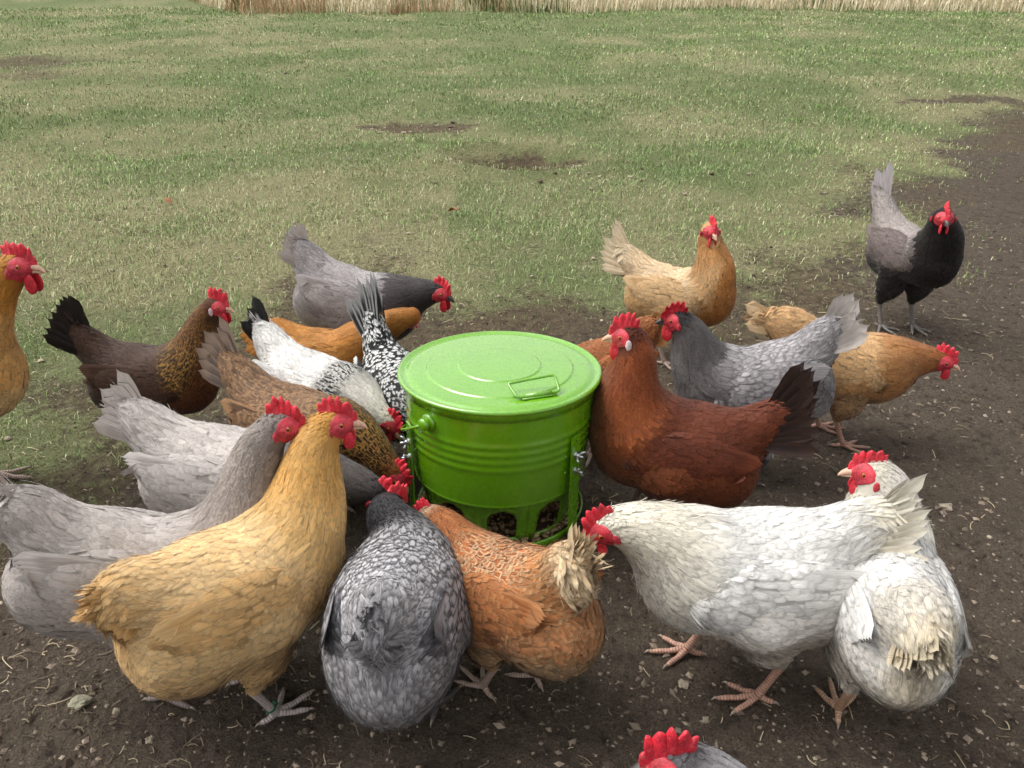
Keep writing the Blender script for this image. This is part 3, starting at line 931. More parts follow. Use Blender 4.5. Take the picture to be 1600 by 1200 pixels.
def quill_mesh(name, L, W, base, edge, lace, mode, curve=0.12, blunt=0.8):
    """one large tail or flight feather along +X, blade in XZ"""
    nr, nc = 10, 5
    v = np.linspace(0, 1, nr)
    wid = np.interp(v, [0, 0.08, 0.3, 0.65, 0.88, 0.96, 1.0], [0.12, 0.35, 0.8, 1.0, 0.92, 0.62 * blunt, 0.12])
    u = np.linspace(-1, 1, nc)
    P = np.zeros((nr, nc, 3))
    P[..., 0] = L * (v[:, None] - 0.05 * np.abs(u)[None] * sstep(0.5, 1.0, v)[:, None])
    P[..., 2] = 0.5 * W * wid[:, None] * u[None] + L * curve * (v[:, None] ** 2)
    P[..., 1] = -0.10 * W * np.abs(u)[None] * wid[:, None]
    P[1:, [0, -1], 2] *= 1 + rng.normal(0, 0.03, (nr - 1, 2))
    b = MB(); b.grid(P)
    n = nr * nc
    uv = np.stack([np.broadcast_to(u[None], (nr, nc)), np.broadcast_to(v[:, None], (nr, nc)), np.full((nr, nc), rng.random())], -1).reshape(-1, 3)
    return b.mesh(name, True, {'fuv': uv, 'fcol': np.tile(np.append(base, mode), (n, 1)), 'ecol': np.tile(np.append(edge, lace), (n, 1))})

def frame_matrix(o, x, y, z):
    m = Matrix.Identity(4)
    for i in range(3):
        m[i][0], m[i][1], m[i][2], m[i][3] = float(x[i]), float(y[i]), float(z[i]), float(o[i])
    return m

def comb_mesh(size=1.0, spikes=5, lean=0.0, seed=0):
    r = np.random.default_rng(seed + 5)
    nt = 73; t = np.linspace(0, 1, nt)
    x = 0.034 - 0.060 * t
    zt = 0.0215 * np.sqrt(np.clip(1 - ((x - (-0.004)) / 0.037) ** 2, 0.02, 1)) - 0.003
    env = np.interp(t, [0, 0.06, 0.22, 0.5, 0.75, 0.93, 1.0], [0.10, 0.38, 0.78, 1.0, 0.98, 0.62, 0.12])
    # lobes of uneven width and height along the upper edge
    wd = r.uniform(0.7, 1.35, spikes + 1); ed = np.concatenate([[0], np.cumsum(wd)]); ed /= ed[-1]
    hg = r.uniform(0.65, 1.15, spikes + 1)
    k = np.clip(np.searchsorted(ed, t, side='right') - 1, 0, spikes)
    fr = (t - ed[k]) / (ed[k + 1] - ed[k])
    spk = (0.55 * np.sin(np.pi * np.clip(fr, 0, 1)) + 0.45 * (1 - np.abs(2 * fr - 1))) * hg[k]
    h = 0.031 * size * env * (0.64 + 0.38 * spk)
    dirx = 0.75 * (0.5 - t) - 0.12 - 0.10 * (fr - 0.5)
    dirz = np.ones(nt); nn = np.hypot(dirx, dirz); dirx /= nn; dirz /= nn
    rows = []
    vs = [-0.12, 0.0, 0.25, 0.5, 0.75, 0.92, 1.0]
    ph2 = r.uniform(0, 6); ph3 = r.uniform(0, 6)
    for side in (1, -1):
        for v in (vs if side == 1 else vs[::-1][1:]):
            th = 0.0048 * max(0.0, 1 - max(v, 0)) ** 0.5 + 0.0011
            th = th * (1 if v < 1 else 0.55) * (1 + 0.25 * np.sin(40 * t + ph3) * max(v, 0))
            y = side * th * (np.sin(np.pi * np.clip(t * 0.94 + 0.03, 0, 1)) ** 0.35) + (0.0030 * np.sin(9 * t + ph2) * max(v, 0) + 0.0012 * np.sin(26 * t + ph3) * max(v, 0) + lean * 0.02 * max(v, 0) ** 2) * size
            rows.append(np.stack([x + dirx * h * v, y, zt + dirz * h * v], -1))
    b = MB(); b.grid(np.array(rows).transpose(1, 0, 2)[::-1])
    return b.mesh('comb')

def face_limit(ang):
    """how far back the bare face reaches (radians from the beak axis), by direction round the axis: 0 = side, pi/2 = top"""
    c, s_ = np.abs(np.cos(ang)), np.sin(ang)
    up_ = np.where(s_ > 0, s_, 0); dn = np.where(s_ < 0, -s_, 0)
    return np.radians(98) * c ** 1.3 + np.radians(46) * up_ ** 2 + np.radians(84) * dn ** 2
def face_mesh(seed, project):
    n, m = 32, 12
    a = np.linspace(0, 2 * np.pi, n, endpoint=False)
    lim = face_limit(a) + 0.20
    P = []
    for v in np.linspace(0.02, 1, m):
        ph = lim * v
        d = np.stack([np.cos(ph), np.sin(ph) * np.cos(a), np.sin(ph) * np.sin(a)], -1)
        q = d / np.sqrt((d[:, 0] / 0.0325) ** 2 + (d[:, 1] / 0.0200) ** 2 + (d[:, 2] / 0.0218) ** 2)[:, None]
        bmp = 1 + 0.035 * (fbm(a * 3.2 + 9, np.full(n, v * 7.0), 3, seed) - 0.5) * 2
        eye = np.exp(-(((q[:, 0] - 0.0075) / 0.008) ** 2 + ((q[:, 2] - 0.0045) / 0.007) ** 2))
        q = project(q + np.array([-0.003, 0, 0]), 0.0012 if v < 0.93 else (0.0006 if v < 0.99 else -0.0010))
        P.append(q + unit(q) * ((bmp - 1) * 0.02 + 0.0006 * eye)[:, None])
    b = MB(); b.grid(np.array(P)[::-1], True)
    return b.mesh('face')

def blob_mesh(name, c, r, taper=0.0, seed=1, nu=14, nv=10, amp=0.12):
    th = np.linspace(0, np.pi, nv); ph = np.linspace(0, 2 * np.pi, nu, endpoint=False)
    D = np.stack([np.sin(th)[:, None] * np.cos(ph), np.sin(th)[:, None] * np.sin(ph), np.repeat(np.cos(th)[:, None], nu, 1)], -1)
    rr = 1 + amp * 2 * (fbm(D[..., 0] * 1.7 + D[..., 2] + 3, D[..., 1] * 1.7 + 7, 3, seed) - 0.5)
    P = D * rr[..., None]
    k = 1 - taper * (P[..., 2:3] + 1) * 0.5
    P = np.concatenate([P[..., :2] * k, P[..., 2:]], -1) * np.array(r) + np.array(c)
    b = MB(); b.grid(P[::-1], True)
    return b.mesh(name)

def beak_mesh():
    b = MB()
    def loft(pts, ry, rz):
        a = np.linspace(0, 2 * np.pi, 12, endpoint=False)
        P = np.array([[(x, w * math.cos(q), z + h * math.sin(q)) for q in a] for (x, z), w, h in zip(pts, ry, rz)])
        b.grid(P, True)
    loft([(0.018, 0.000), (0.028, 0.001), (0.036, 0.000), (0.043, -0.003), (0.048, -0.007), (0.049, -0.0085)], [0.0085, 0.0078, 0.006, 0.0042, 0.0018, 0.0002], [0.0075, 0.0066, 0.0053, 0.004, 0.002, 0.0002])
    loft([(0.018, -0.0065), (0.028, -0.0065), (0.036, -0.0072), (0.0425, -0.0080), (0.044, -0.0080)], [0.0075, 0.0065, 0.0045, 0.0018, 0.0002], [0.0042, 0.0036, 0.0028, 0.0014, 0.0002])
    return b.mesh('beak')

def band_mesh(p, d, r):
    b = MB()
    d = unit(np.asarray(d, float)); x = unit(np.cross(d, [0, 1, 0.2])); y = np.cross(d, x)
    a = np.linspace(0, 2 * np.pi, 26)
    b.tube([p + r * (math.cos(q) * x + math.sin(q) * y) for q in a], 0.0015, 6)
    b.box(p + r * 1.05 * x, (0.0032, 0.0032, 0.0032))
    return b.mesh('leg_band')

BEAK = beak_mesh()
EYE_MESH = None
def eye_mesh():
    th = np.linspace(0, np.pi, 9); ph = np.linspace(0, 2 * np.pi, 14, endpoint=False)
    P = 0.0048 * np.stack([np.sin(th)[:, None] * np.cos(ph), np.sin(th)[:, None] * np.sin(ph), np.repeat(np.cos(th)[:, None], 14, 1)], -1)
    b = MB(); b.grid(P[::-1], True); return b.mesh('eye')
EYE_MESH = eye_mesh(); EYE_MESH.materials.append(M_EYE)

REGS = ['head', 'neck', 'neck2', 'throat', 'back', 'saddle', 'breast', 'flank', 'fluff', 'wing', 'wingtip', 'tail']
FALL = dict(neck='head', neck2='neck', throat='neck2', back='neck2', saddle='back', breast='back', flank='breast', fluff='flank', wing='back', wingtip='wing', tail='saddle')
def palette(col):
    """each entry: base rgb, or (base, edge, lace, mode); missing regions inherit"""
    out = {}
    for k in REGS:
        e = col.get(k, None)
        if e is None: out[k] = out[FALL[k]]; continue
        if not isinstance(e[0], (tuple, list)): e = (e, tuple(min(255, c * 1.10 + 6) for c in e), 0.55, 0.0)
        b, ed, la, mo = e
        out[k] = (lin(b) * 0.88, lin(ed) * 0.88, la, mo)
    return out

def _sphere(nu=64, nv=34):
    # unit ball, rings stacked along x, fairly even points
    c = -np.cos(np.linspace(0.001, np.pi - 0.001, nv)); r = np.sqrt(1 - c * c); a = np.linspace(0, 2 * np.pi, nu, endpoint=False)
    P = np.stack([np.repeat(c[:, None], nu, 1), r[:, None] * np.cos(a), r[:, None] * np.sin(a)], -1)
    b = MB(); b.grid(P, True)
    return P.reshape(-1, 3), np.concatenate(b.Q)
WING_V, WING_Q = _sphere(30, 26)
NHEN = [0]
def make_hen(q, label, col, fat=1.0, hyaw=0.0, hpit=-5.0, comb=1.0, lean=0.0, lobe='red', beak='pale', leg=(190, 165, 150), feet=None, spikes=5,
             ntail=7, tailw=0.040, tspread=1.0, dens=0.76, wattle=1.0, vox=0.0074, fluffy=1.0, band=False, bf=1.0, wingdrop=0.0, var=0.10, tfan=6.5, seed=None, tcurve=0.10, tcov=0.0, fs=1.0):
    NHEN[0] += 1
    sd_ = NHEN[0] * 7 if seed is None else seed
    gx, gy, yaw, s, hb, pit, hx, hy, hz, te, tl = q
    yaw, pit, te = math.radians(yaw), math.radians(pit), math.radians(te)
    pal = palette(col)
    root = bpy.data.objects.new('hen', None); COL.objects.link(root)
    root.location = (gx, gy, float(terrain(gx, gy))); root.rotation_euler = (0, 0, yaw); root.scale = (s, s, s)
    tag(root, label, 'hen', 'hens gathered round the green feeder')
    cp, sp_ = math.cos(pit), math.sin(pit)
    Rt = np.array([[cp, 0, -sp_], [0, 1, 0], [sp_, 0, cp]])          # columns: torso axes in hen space
    cb = np.array([0, 0, hb])
    T = lambda x, y, z: Rt @ np.array([x, y, z], float) + cb
    fwd, left, up = Rt[:, 0], Rt[:, 1], Rt[:, 2]
    f = fat * 0.90
    low = float(sstep(0.08, -0.03, hz))
    nb = T(0.10, 0, 0.050 - 0.032 * low)
    Hc = T(0.10, 0, 0.055) + np.array([hx, hy, hz])
    hyw, hpt = math.radians(hyaw), math.radians(hpit)
    hd = np.array([math.cos(hpt) * math.cos(hyw), math.cos(hpt) * math.sin(hyw), math.sin(hpt)])
    hl = unit(np.cross([0, 0, 1.0], hd)); hu = np.cross(hd, hl)
    HM = np.stack([hd, hl, hu], 1)
    # ---- body shape
    S = Shape()
    S.ell(T(-0.005, 0, -0.005), Rt, (0.150, 0.092 * f, 0.090 * f), 0.03)
    S.ell(T(0.080, 0, -0.012), Rt, (0.092 * bf, 0.083 * f * bf, 0.096 * f * bf), 0.04)
    S.ell(T(-0.088, 0, -0.034), Rt, (0.098, 0.088 * f, 0.092 * f), 0.04)
    td = np.array([-math.cos(te), 0, math.sin(te)]); tb = T(-0.150, 0, 0.066)
    tdc = unit(td - fwd * 0.35)                                       # the coverts lean a little more to the rear
    S.cone(T(-0.07, 0, 0.028), tb, 0.058 * f, 0.036, 0.04)
    tlen = 0.045 + 0.36 * tl
    S.ell(tb + tdc * tlen * 0.35, np.stack([tdc, left, np.cross(tdc, left)], 1), (tlen * 0.85, 0.026, 0.036 + 0.06 * tl), 0.04)
    L = np.linalg.norm(Hc - nb)
    dir_ = unit(Hc - nb)
    d0 = unit(0.45 * fwd + 0.6 * dir_ + 0.25 * up)
    Hb = Hc - hd * 0.014 - hu * 0.007
    d1 = unit(0.75 * dir_ + 0.30 * hd)
    P0, P1, P2, P3 = nb, nb + d0 * 0.36 * L, Hb - d1 * 0.36 * L, Hb
    ts = np.linspace(0, 1, 9)
    bz = np.array([(1 - t) ** 3 * P0 + 3 * t * (1 - t) ** 2 * P1 + 3 * t * t * (1 - t) * P2 + t ** 3 * P3 for t in ts])
    nr = 0.0232 + 0.049 * (1 - 0.22 * low) * f * bf * (1 - ts) ** 1.42
    for i in range(8): S.cone(bz[i], bz[i + 1], nr[i], nr[i + 1], 0.045 if i == 0 else 0.02)
    S.ell(Hc - hd * 0.003, HM, (0.032, 0.0195, 0.0215), 0.012)
    if feet is None: feet = [(0.015, 0.050), (-0.015, -0.050)]
    hocks = []
    for (fx_, fy_) in feet:
        hk = np.array([fx_ - 0.030, fy_, 0.086]); hocks.append(hk)
        sgn = 1 if fy_ > 0 else -1
        hip = T(0.0, sgn * 0.050 * f, -0.050)
        hip[0] = hip[0] * 0.5 + fx_ * 0.5
        knee = hip * 0.45 + hk * 0.55 + np.array([0.012, 0, 0.006])
        S.cone(hip, knee, 0.056 * f, 0.036, 0.03); S.cone(knee, hk + np.array([0.004, 0, 0.004]), 0.034, 0.013, 0.02)
    V, Q, Nv = surface_nets(S, vox)
    # ---- spine for feather flow
    sp_pts = np.concatenate([[Hc + hd * 0.03, Hc], bz[::-1][1:], [T(0.03, 0, 0.02), T(-0.06, 0, 0.03), T(-0.125, 0, 0.052), tb + tdc * (tlen + 0.06)]])
    sp_t = np.concatenate([[0, 0.06], np.linspace(0.1, 1.0, 9)[1:], [1.25, 1.5, 1.75, 2.0]])
    def spine(P):
        best = np.full(len(P), 1e9); tt = np.zeros(len(P)); dd = np.zeros_like(P)
        for i in range(len(sp_pts) - 1):
            a, b = sp_pts[i], sp_pts[i + 1]; ba = b - a
            u = np.clip(((P - a) @ ba) / np.dot(ba, ba), 0, 1)
            d = np.linalg.norm(P - a - u[:, None] * ba, axis=1)
            k = d < best
            best[k] = d[k]; tt[k] = sp_t[i] + (sp_t[i + 1] - sp_t[i]) * u[k]; dd[k] = unit(ba)
        return tt, dd
    def face_mask(P):
        h = (P - Hc) @ HM + np.array([0.003, 0, 0])
        d = unit(h / np.array([1.0, 1.0, 1.0]))
        ph = np.arccos(np.clip(d[:, 0], -1, 1)); an = np.arctan2(d[:, 2], np.abs(d[:, 1]))
        return (ph < face_limit(an)) & (np.linalg.norm(h, axis=1) < 0.042)
    def regions(P, Nn):
        t, d = spine(P)
        pt = (P - cb) @ Rt; nt_ = Nn @ Rt
        x, z = pt[:, 0], pt[:, 2] / f
        wn_ = sstep(1.16, 0.98, t) * sstep(-0.06, 0.0, z + 0.25 * (1.1 - t).clip(0, 1))
        wh = sstep(0.20, 0.08, t)
        w2 = sstep(0.45, 0.85, t)
        thr = sstep(0.1, 0.6, Nn @ unit(fwd * 0.9 - up * 0.35)) * sstep(0.30, 0.55, t)
        dors = sstep(-0.005, 0.045, z + 0.01 * nt_[:, 2])
        sad = sstep(-0.05, -0.11, x)
        fr = sstep(0.00, 0.06, x)
        lo = sstep(-0.035, -0.075, z + 0.25 * np.maximum(x - 0.03, 0))
        w = {}
        w['head'] = wn_ * wh; a = wn_ * (1 - wh)
        w['throat'] = a * thr; a = a * (1 - thr)
        w['neck'] = a * (1 - w2); w['neck2'] = a * w2
        r = 1 - wn_
        w['back'] = r * dors * (1 - sad); w['saddle'] = r * dors * sad
        r = r * (1 - dors)
        w['fluff'] = r * lo; r = r * (1 - lo)
        w['breast'] = r * fr; w['flank'] = r * (1 - fr)
        if tcov:
            tc_ = tcov * sstep(-0.015, 0.6 * tlen, (P - tb) @ tdc) * sstep(0.075, 0.04, np.abs(pt[:, 1]) + 0.0)
            for k_ in list(w): w[k_] = w[k_] * (1 - tc_)
            w['tail'] = tc_
        return w, t, d, pt
    def colours(w, n):
        bc = np.zeros((n, 3)); ec = np.zeros((n, 3)); la = np.zeros(n); mo = np.zeros(n)
        for k, ww in w.items():
            b, e, l, m_ = pal[k]
            bc += ww[:, None] * b; ec += ww[:, None] * e; la += ww * l; mo += ww * m_
        return bc, ec, la, mo
    w, t, d, pt = regions(V, Nv)
    # ---- body mesh with legs
    bc, ec, la, mo = colours(w, len(V))
    fm = face_mask(V)
    bcol = np.concatenate([bc * 0.80, np.zeros((len(V), 1))], 1)
    mi = np.zeros(len(Q), int)
    mb = MB(); mb.add(V, Q); mb.mq = list(mi)
    fuv = [np.zeros((len(V), 3))]; fc = [bcol]
    lc = lin(leg) * 0.9
    def limb(path, rad, m, n=9):
        path = np.asarray(path); mb.tube(path, rad, n, m)
        cl = np.concatenate([[0], np.cumsum(np.linalg.norm(np.diff(path, axis=0), axis=1))])
        cl = np.concatenate([[cl[0]], cl, [cl[-1]]])
        u = np.zeros((len(cl), n, 3)); u[..., 1] = cl[:, None]
        fuv.append(u.reshape(-1, 3)); fc.append(np.tile(np.append(lc, 1.0), (len(cl) * n, 1)))
    cyw, syw = math.cos(yaw), math.sin(yaw)
    for (fx_, fy_), hk in zip(feet, hocks):
        wx, wy = gx + s * (fx_ * cyw - fy_ * syw), gy + s * (fx_ * syw + fy_ * cyw)
        gz = (float(terrain(wx, wy)) - float(terrain(gx, gy))) / s + 0.0005
        an = np.array([fx_, fy_, 0.013 + gz])
        limb([hk + np.array([0.004, 0, 0.018]), hk, hk * 0.7 + an * 0.3, hk * 0.35 + an * 0.65, an + np.array([-0.002, 0, 0.006]), an + np.array([0.004, 0, -0.003])], [0.0085, 0.0088, 0.0070, 0.0066, 0.0078, 0.0070], 2, 10)
        for ang, ln in ((-36, 0.052), (2, 0.066), (38, 0.052), (168, 0.026)):
            aa = math.radians(ang + rng.normal(0, 4)); dv = np.array([math.cos(aa), math.sin(aa), 0])
            tz = np.array([0, 0, gz])
            up_ = np.array([0, 0, 1.0])
            fl = np.array([fx_, fy_, 0]) + tz
            k = ln
            limb([an, fl + dv * k * 0.30 + up_ * 0.0095, fl + dv * k * 0.52 + up_ * 0.0060, fl + dv * k * 0.78 + up_ * 0.0062, fl + dv * k + up_ * 0.0050], [0.0064, 0.0056, 0.0046, 0.0047, 0.0034], 2, 8)
            e0 = fl + dv * k + up_ * 0.0052
            limb([e0 - dv * 0.003, e0 + dv * 0.005 + up_ * 0.001, e0 + dv * 0.011 - up_ * 0.0042], [0.0031, 0.0022, 0.0004], 3, 6)
    body = add_obj('body', mb.mesh('hen_body', True, {'fuv': np.concatenate(fuv), 'fcol': np.concatenate(fc), 'ecol': np.zeros((mb.n, 4))}), [M_DOWN, M_FACE, M_LEG, M_CLAW], root)
    if band:
        hk = hocks[0] if band == 'l' else hocks[1]; ft = feet[0] if band == 'l' else feet[1]
        an = np.array([ft[0], ft[1], 0.014])
        bo = add_obj('leg_band', band_mesh(hk * 0.22 + an * 0.78, an - hk, 0.0085), M_BAND, root)
        bo['label'] = 'dark green plastic leg ring'
    # ---- wings (shapes first, so that body feathers below them are left out)
    wings = []
    for sgn in (1, -1):
        an_ = unit(left * sgn + up * 0.22)
        axw = unit(fwd * 1.0 + left * sgn * 0.05 - up * (0.10 + wingdrop))
        axw = unit(axw - an_ * np.dot(axw, an_)); azw = np.cross(axw, an_) * (-sgn if False else 1)
        if np.dot(azw, up) < 0: azw = -azw
        Wc = T(-0.020, sgn * 0.070 * f, 0.006)
        RW = np.stack([axw, an_, azw], 1)
        WS = Shape().ell(Wc, RW, (0.122, 0.026, 0.060 * (0.6 + 0.4 * f)), 0.02)
        wings.append((sgn, WS, RW, Wc, an_, axw, azw))
    # ---- plumage
    pr = (w['head'] * 1.0 + w['neck'] * 0.95 + w['neck2'] * 0.80 + w['throat'] * 0.62 + w['back'] * 0.68 + w['saddle'] * 0.78 + w['breast'] * 0.62 + w['flank'] * 0.62 + w['fluff'] * 0.72 + w.get('tail', 0.0) * 0.85) * dens
    idx = np.concatenate([np.nonzero(rng.random(len(V)) < pr)[0], np.nonzero((rng.random(len(V)) < 1.0) & (w['head'] + w['neck'] > 0.5))[0]])
    idx = idx[~fm[idx]]
    P = V[idx] + rng.normal(0, 0.0026, (len(idx), 3))
    P = P - S(P)[:, None] * S.grad(P)
    Nn = S.grad(P)
    k = (~face_mask(P)) & (P[:, 2] > 0.095) & (((P - tb) @ tdc) < tlen * 1.10)
    for wg in wings: k &= wg[1](P) > -0.004
    P = P[k]; Nn = Nn[k]
    w, t, d, pt = regions(P, Nn)
    n = len(P)
    fl = w['fluff']
    flow = d + np.array([0, 0, -1.0]) * (0.25 * w['flank'] + 0.55 * fl * sstep(0.06, -0.02, pt[:, 0]) + 0.25 * w['breast'])[:, None]
    rear = sstep(-0.13, -0.18, pt[:, 0]) * (1 - w['saddle'])
    flow = flow * (1 - 0.6 * rear)[:, None] + np.array([-0.2, 0, -1.0]) * (0.9 * rear)[:, None]
    Bv = np.cross(Nn, flow)
    flow = unit(flow) + unit(Bv) * rng.normal(0, 1, (n, 1)) * (0.14 + 0.26 * fl + 0.12 * w['saddle'])[:, None]
    flow = unit(flow - Nn * (flow * Nn).sum(1)[:, None])
    nk = w['neck'] + w['neck2'] + w['throat']
    wtl = w.get('tail', 0.0)
    Ln = w['head'] * 0.010 + (w['neck'] + w['neck2']) * (0.014 + 0.030 * np.clip(t, 0, 1)) + w['throat'] * 0.022 + w['back'] * 0.030 + w['saddle'] * 0.040 + w['breast'] * 0.027 + w['flank'] * 0.032 + fl * 0.038 + wtl * 0.052
    Wd = w['head'] * 0.0052 + (w['neck'] + w['neck2']) * (0.0056 + 0.0040 * np.clip(t, 0, 1)) + w['throat'] * 0.012 + w['back'] * 0.0150 + w['saddle'] * 0.0120 + w['breast'] * 0.0145 + w['flank'] * 0.0150 + fl * 0.0105 + wtl * 0.012
    hd_d = np.linalg.norm(P - Hc, axis=1)
    Ln = Ln * sstep(0.06, 0.16, P[:, 2]).clip(0.35, 1)
    Ln = Ln * np.clip(0.45 + (hd_d - 0.02) / 0.05, 0.45, 1) * rng.uniform(0.8, 1.2, n)
    Wd = Wd * rng.uniform(0.8, 1.2, n) * (fs * (1 - nk) + nk)
    lift = 0.0010 + 0.0014 * (w['back'] + w['breast'] + w['flank'] + w['saddle']) + 0.0030 * fl * fluffy
    lift = lift * rng.uniform(0.5, 1.6, n)
    bc, ec, la, mo = colours(w, n)
    shade = 1 + rng.normal(0, var, (n, 1))
    patch = 1 + 0.26 * (fbm(pt[:, 0] * 15 + sd_, (pt[:, 2] + pt[:, 1]) * 15, 3, sd_ % 60) - 0.5)[:, None] * 2
    bc = np.clip(bc * shade * patch, 0.002, 0.95); ec = np.clip(ec * (1 + rng.normal(0, var * 0.6, (n, 1))), 0.002, 0.95)
    gs = [feather_geo(P, Nn, flow, Ln, Wd * 1.15, bc, ec, la, mo, S, lift * 0.7, 0.0006 + 0.0012 * rng.random(n))]
    # soft hair-like fringe
    m_ = rng.random(n) < (0.06 + 0.22 * fl * fluffy + 0.16 * w['saddle'] + 0.05 * nk)
    if m_.any():
        k2 = np.nonzero(m_)[0]; n2 = len(k2)
        f2 = unit(flow[k2] + rng.normal(0, 0.25, (n2, 3)))
        f2 = unit(f2 - Nn[k2] * (f2 * Nn[k2]).sum(1)[:, None])
        gs.append(feather_geo(P[k2] + Nn[k2] * 0.002, Nn[k2], f2, Ln[k2] * rng.uniform(0.7, 1.25, n2), np.full(n2, 0.0014), np.clip(bc[k2] * rng.uniform(0.9, 1.25, (n2, 1)), 0, 0.95), ec[k2], la[k2] * 0, mo[k2], S, 0.0015 + 0.006 * rng.random(n2) ** 2 * fluffy, 0.002))
    # tuft of loose coverts that closes the tail
    nt_ = int(70 + 90 * tcov)
    tc2 = np.cross(left, tdc)
    aa = rng.uniform(0, 2 * np.pi, nt_); rr_ = np.sqrt(rng.random(nt_))
    rad_ = left[None] * np.cos(aa)[:, None] + tc2[None] * np.sin(aa)[:, None]
    Pt = tb + tdc * (tlen * 0.35 + tlen * rng.uniform(0.05, 0.75, nt_))[:, None] + left[None] * (np.cos(aa) * rr_ * 0.016)[:, None] + tc2[None] * (np.sin(aa) * rr_ * (0.026 + 0.04 * tl))[:, None]
    Dt = unit(tdc[None] * 1.0 + rad_ * (rr_ * rng.uniform(0.05, 0.42, nt_))[:, None] + rng.normal(0, 0.07, (nt_, 3)))
    Nt = unit(rad_ + rng.normal(0, 0.15, (nt_, 3))); Nt = unit(Nt - Dt * (Nt * Dt).sum(1)[:, None])
    b1, e1, l1, m1_ = pal['saddle']; b2, e2, l2, m2_ = pal['tail']
    mixt = np.clip(0.25 + 0.75 * tcov + rng.normal(0, 0.2, nt_), 0, 1)[:, None]
    gs.append(feather_geo(Pt, Nt, Dt, rng.uniform(0.026, 0.052, nt_) * (0.75 + 2.5 * tl), rng.uniform(0.004, 0.009, nt_), np.clip((b1 * (1 - mixt) + b2 * mixt) * (1 + rng.normal(0, var, (nt_, 1))), 0.002, 0.95), np.clip(e1 * (1 - mixt) + e2 * mixt, 0.002, 0.95), l1, m1_, None, -0.003, 0.0))
    pl = add_obj('plumage', geo_mesh('plumage', join_geo(gs)), M_FEATHER, body)
    pl['kind'] = 'stuff'
    # ---- wing meshes
    b_, e_, l_, o_ = pal['wing']; bt, et, lt, ot = pal['wingtip']
    fmesh = quill_mesh('flight_feather', 0.118, 0.026, bt, et, lt, ot, 0.03)
    for sgn, WS, RW, Wc, an_, axw, azw in wings:
        lw = WING_V * WS.p[0][3]
        Vw = Wc + lw @ RW.T; Qw = WING_Q if sgn > 0 else WING_Q[:, ::-1]; Nw = unit((WING_V / WS.p[0][3]) @ RW.T)
        cm = np.concatenate([np.tile(b_ * 0.7, (len(Vw), 1)), np.zeros((len(Vw), 1))], 1)
        core = dict(V=Vw, Q=Qw, N=Nw, fuv=np.zeros((len(Vw), 3)), fcol=cm, ecol=np.zeros((len(Vw), 4)))
        lw = (Vw - Wc) @ RW
        kk = np.nonzero((Nw @ an_ > -0.15) & (lw[:, 0] > -0.105) & (rng.random(len(Vw)) < 2.0))[0]
        Pw = Vw[kk] + rng.normal(0, 0.0055, (len(kk), 3)); Pw = Pw - WS(Pw)[:, None] * WS.grad(Pw); Nw2 = WS.grad(Pw); lw = (Pw - Wc) @ RW
        nw = len(Pw)
        fw_ = -axw[None] + azw[None] * (-0.28 * sstep(-0.02, 0.10, lw[:, 0]) + 0.22 * sstep(-0.01, -0.05, lw[:, 2]) * sstep(0.05, -0.05, lw[:, 0]) - 0.10)[:, None]
        fw_ = unit(fw_) + rng.normal(0, 0.07, (nw, 3)); fw_ = unit(fw_ - Nw2 * (fw_ * Nw2).sum(1)[:, None])
        tt = sstep(0.02, -0.10, lw[:, 0])
        bcw = np.clip((b_ * (1 - tt[:, None]) + bt * tt[:, None]) * (1 + rng.normal(0, var, (nw, 1))), 0.002, 0.95)
        patch = 1 + 0.2 * (fbm(lw[:, 0] * 25 + sd_, lw[:, 2] * 25, 3, sd_ % 50) - 0.5)[:, None] * 2
        ecw = np.clip((e_ * (1 - tt[:, None]) + et * tt[:, None]) * (1 + rng.normal(0, var * 0.6, (nw, 1))), 0.002, 0.95)
        g = feather_geo(Pw, Nw2, fw_, (0.034 + 0.020 * tt) * rng.uniform(0.8, 1.25, nw), (0.0180 + 0.002 * tt) * (0.5 + 0.5 * fs) * rng.uniform(0.8, 1.2, nw), bcw * patch, ecw, l_ * (1 - tt) + lt * tt, o_ * (1 - tt) + ot * tt, WS, 0.0018 * rng.uniform(0.5, 1.5, nw), 0.0012)
        wo = add_obj('wing', geo_mesh('wing', join_geo([core, g])), M_FEATHER, root)
        for j in range(8):
            rp = Wc + axw * (-0.005 - 0.010 * j * 0.6) + azw * (-0.034 + 0.0105 * j) + an_ * (0.0150 + 0.0016 * j - 0.010 * abs(j - 4) / 4)
            dv = unit(-axw + azw * (0.16 - 0.050 * j) - an_ * (0.09 if j > 1 else 0.06))
            zz = unit(azw - dv * np.dot(azw, dv)); yy = np.cross(zz, dv)
            mtx = frame_matrix(rp, dv, yy, zz)
            if np.dot(yy, an_) < 0:
                mtx = mtx @ Matrix.Rotation(math.pi, 4, 'X')
            add_obj('flight_feather', fmesh, M_QUILL, wo, mtx)
    # ---- tail
    b_, e_, l_, o_ = pal['tail']
    tm = quill_mesh('tail_feather', tl + 0.050, tailw, b_, e_, l_, o_, tcurve)
    for sgn in (1, -1):
        for i in range(ntail):
            el = te + math.radians(4 - tfan * i + rng.normal(0, 1.5)); yw = sgn * math.radians((1.5 + 2.6 * i) * tspread + rng.normal(0, 1.0))
            dv = np.array([-math.cos(el) * math.cos(yw), math.cos(el) * math.sin(yw), math.sin(el)])
            o = tb + left * sgn * (0.003 + 0.0030 * i) + td * 0.012 - up * 0.003 * i
            nrm = unit(left * sgn + up * 0.3); nrm = unit(nrm - dv * np.dot(nrm, dv))
            zz = np.cross(dv, nrm)
            if np.dot(zz, up) < 0: zz = -zz
            mtx = frame_matrix(o, dv, np.cross(zz, dv), zz) @ Matrix.Scale(float(rng.uniform(0.84, 1.04) * (1 - 0.035 * i)), 4)
            add_obj('tail_feather', tm, M_QUILL, body, mtx)
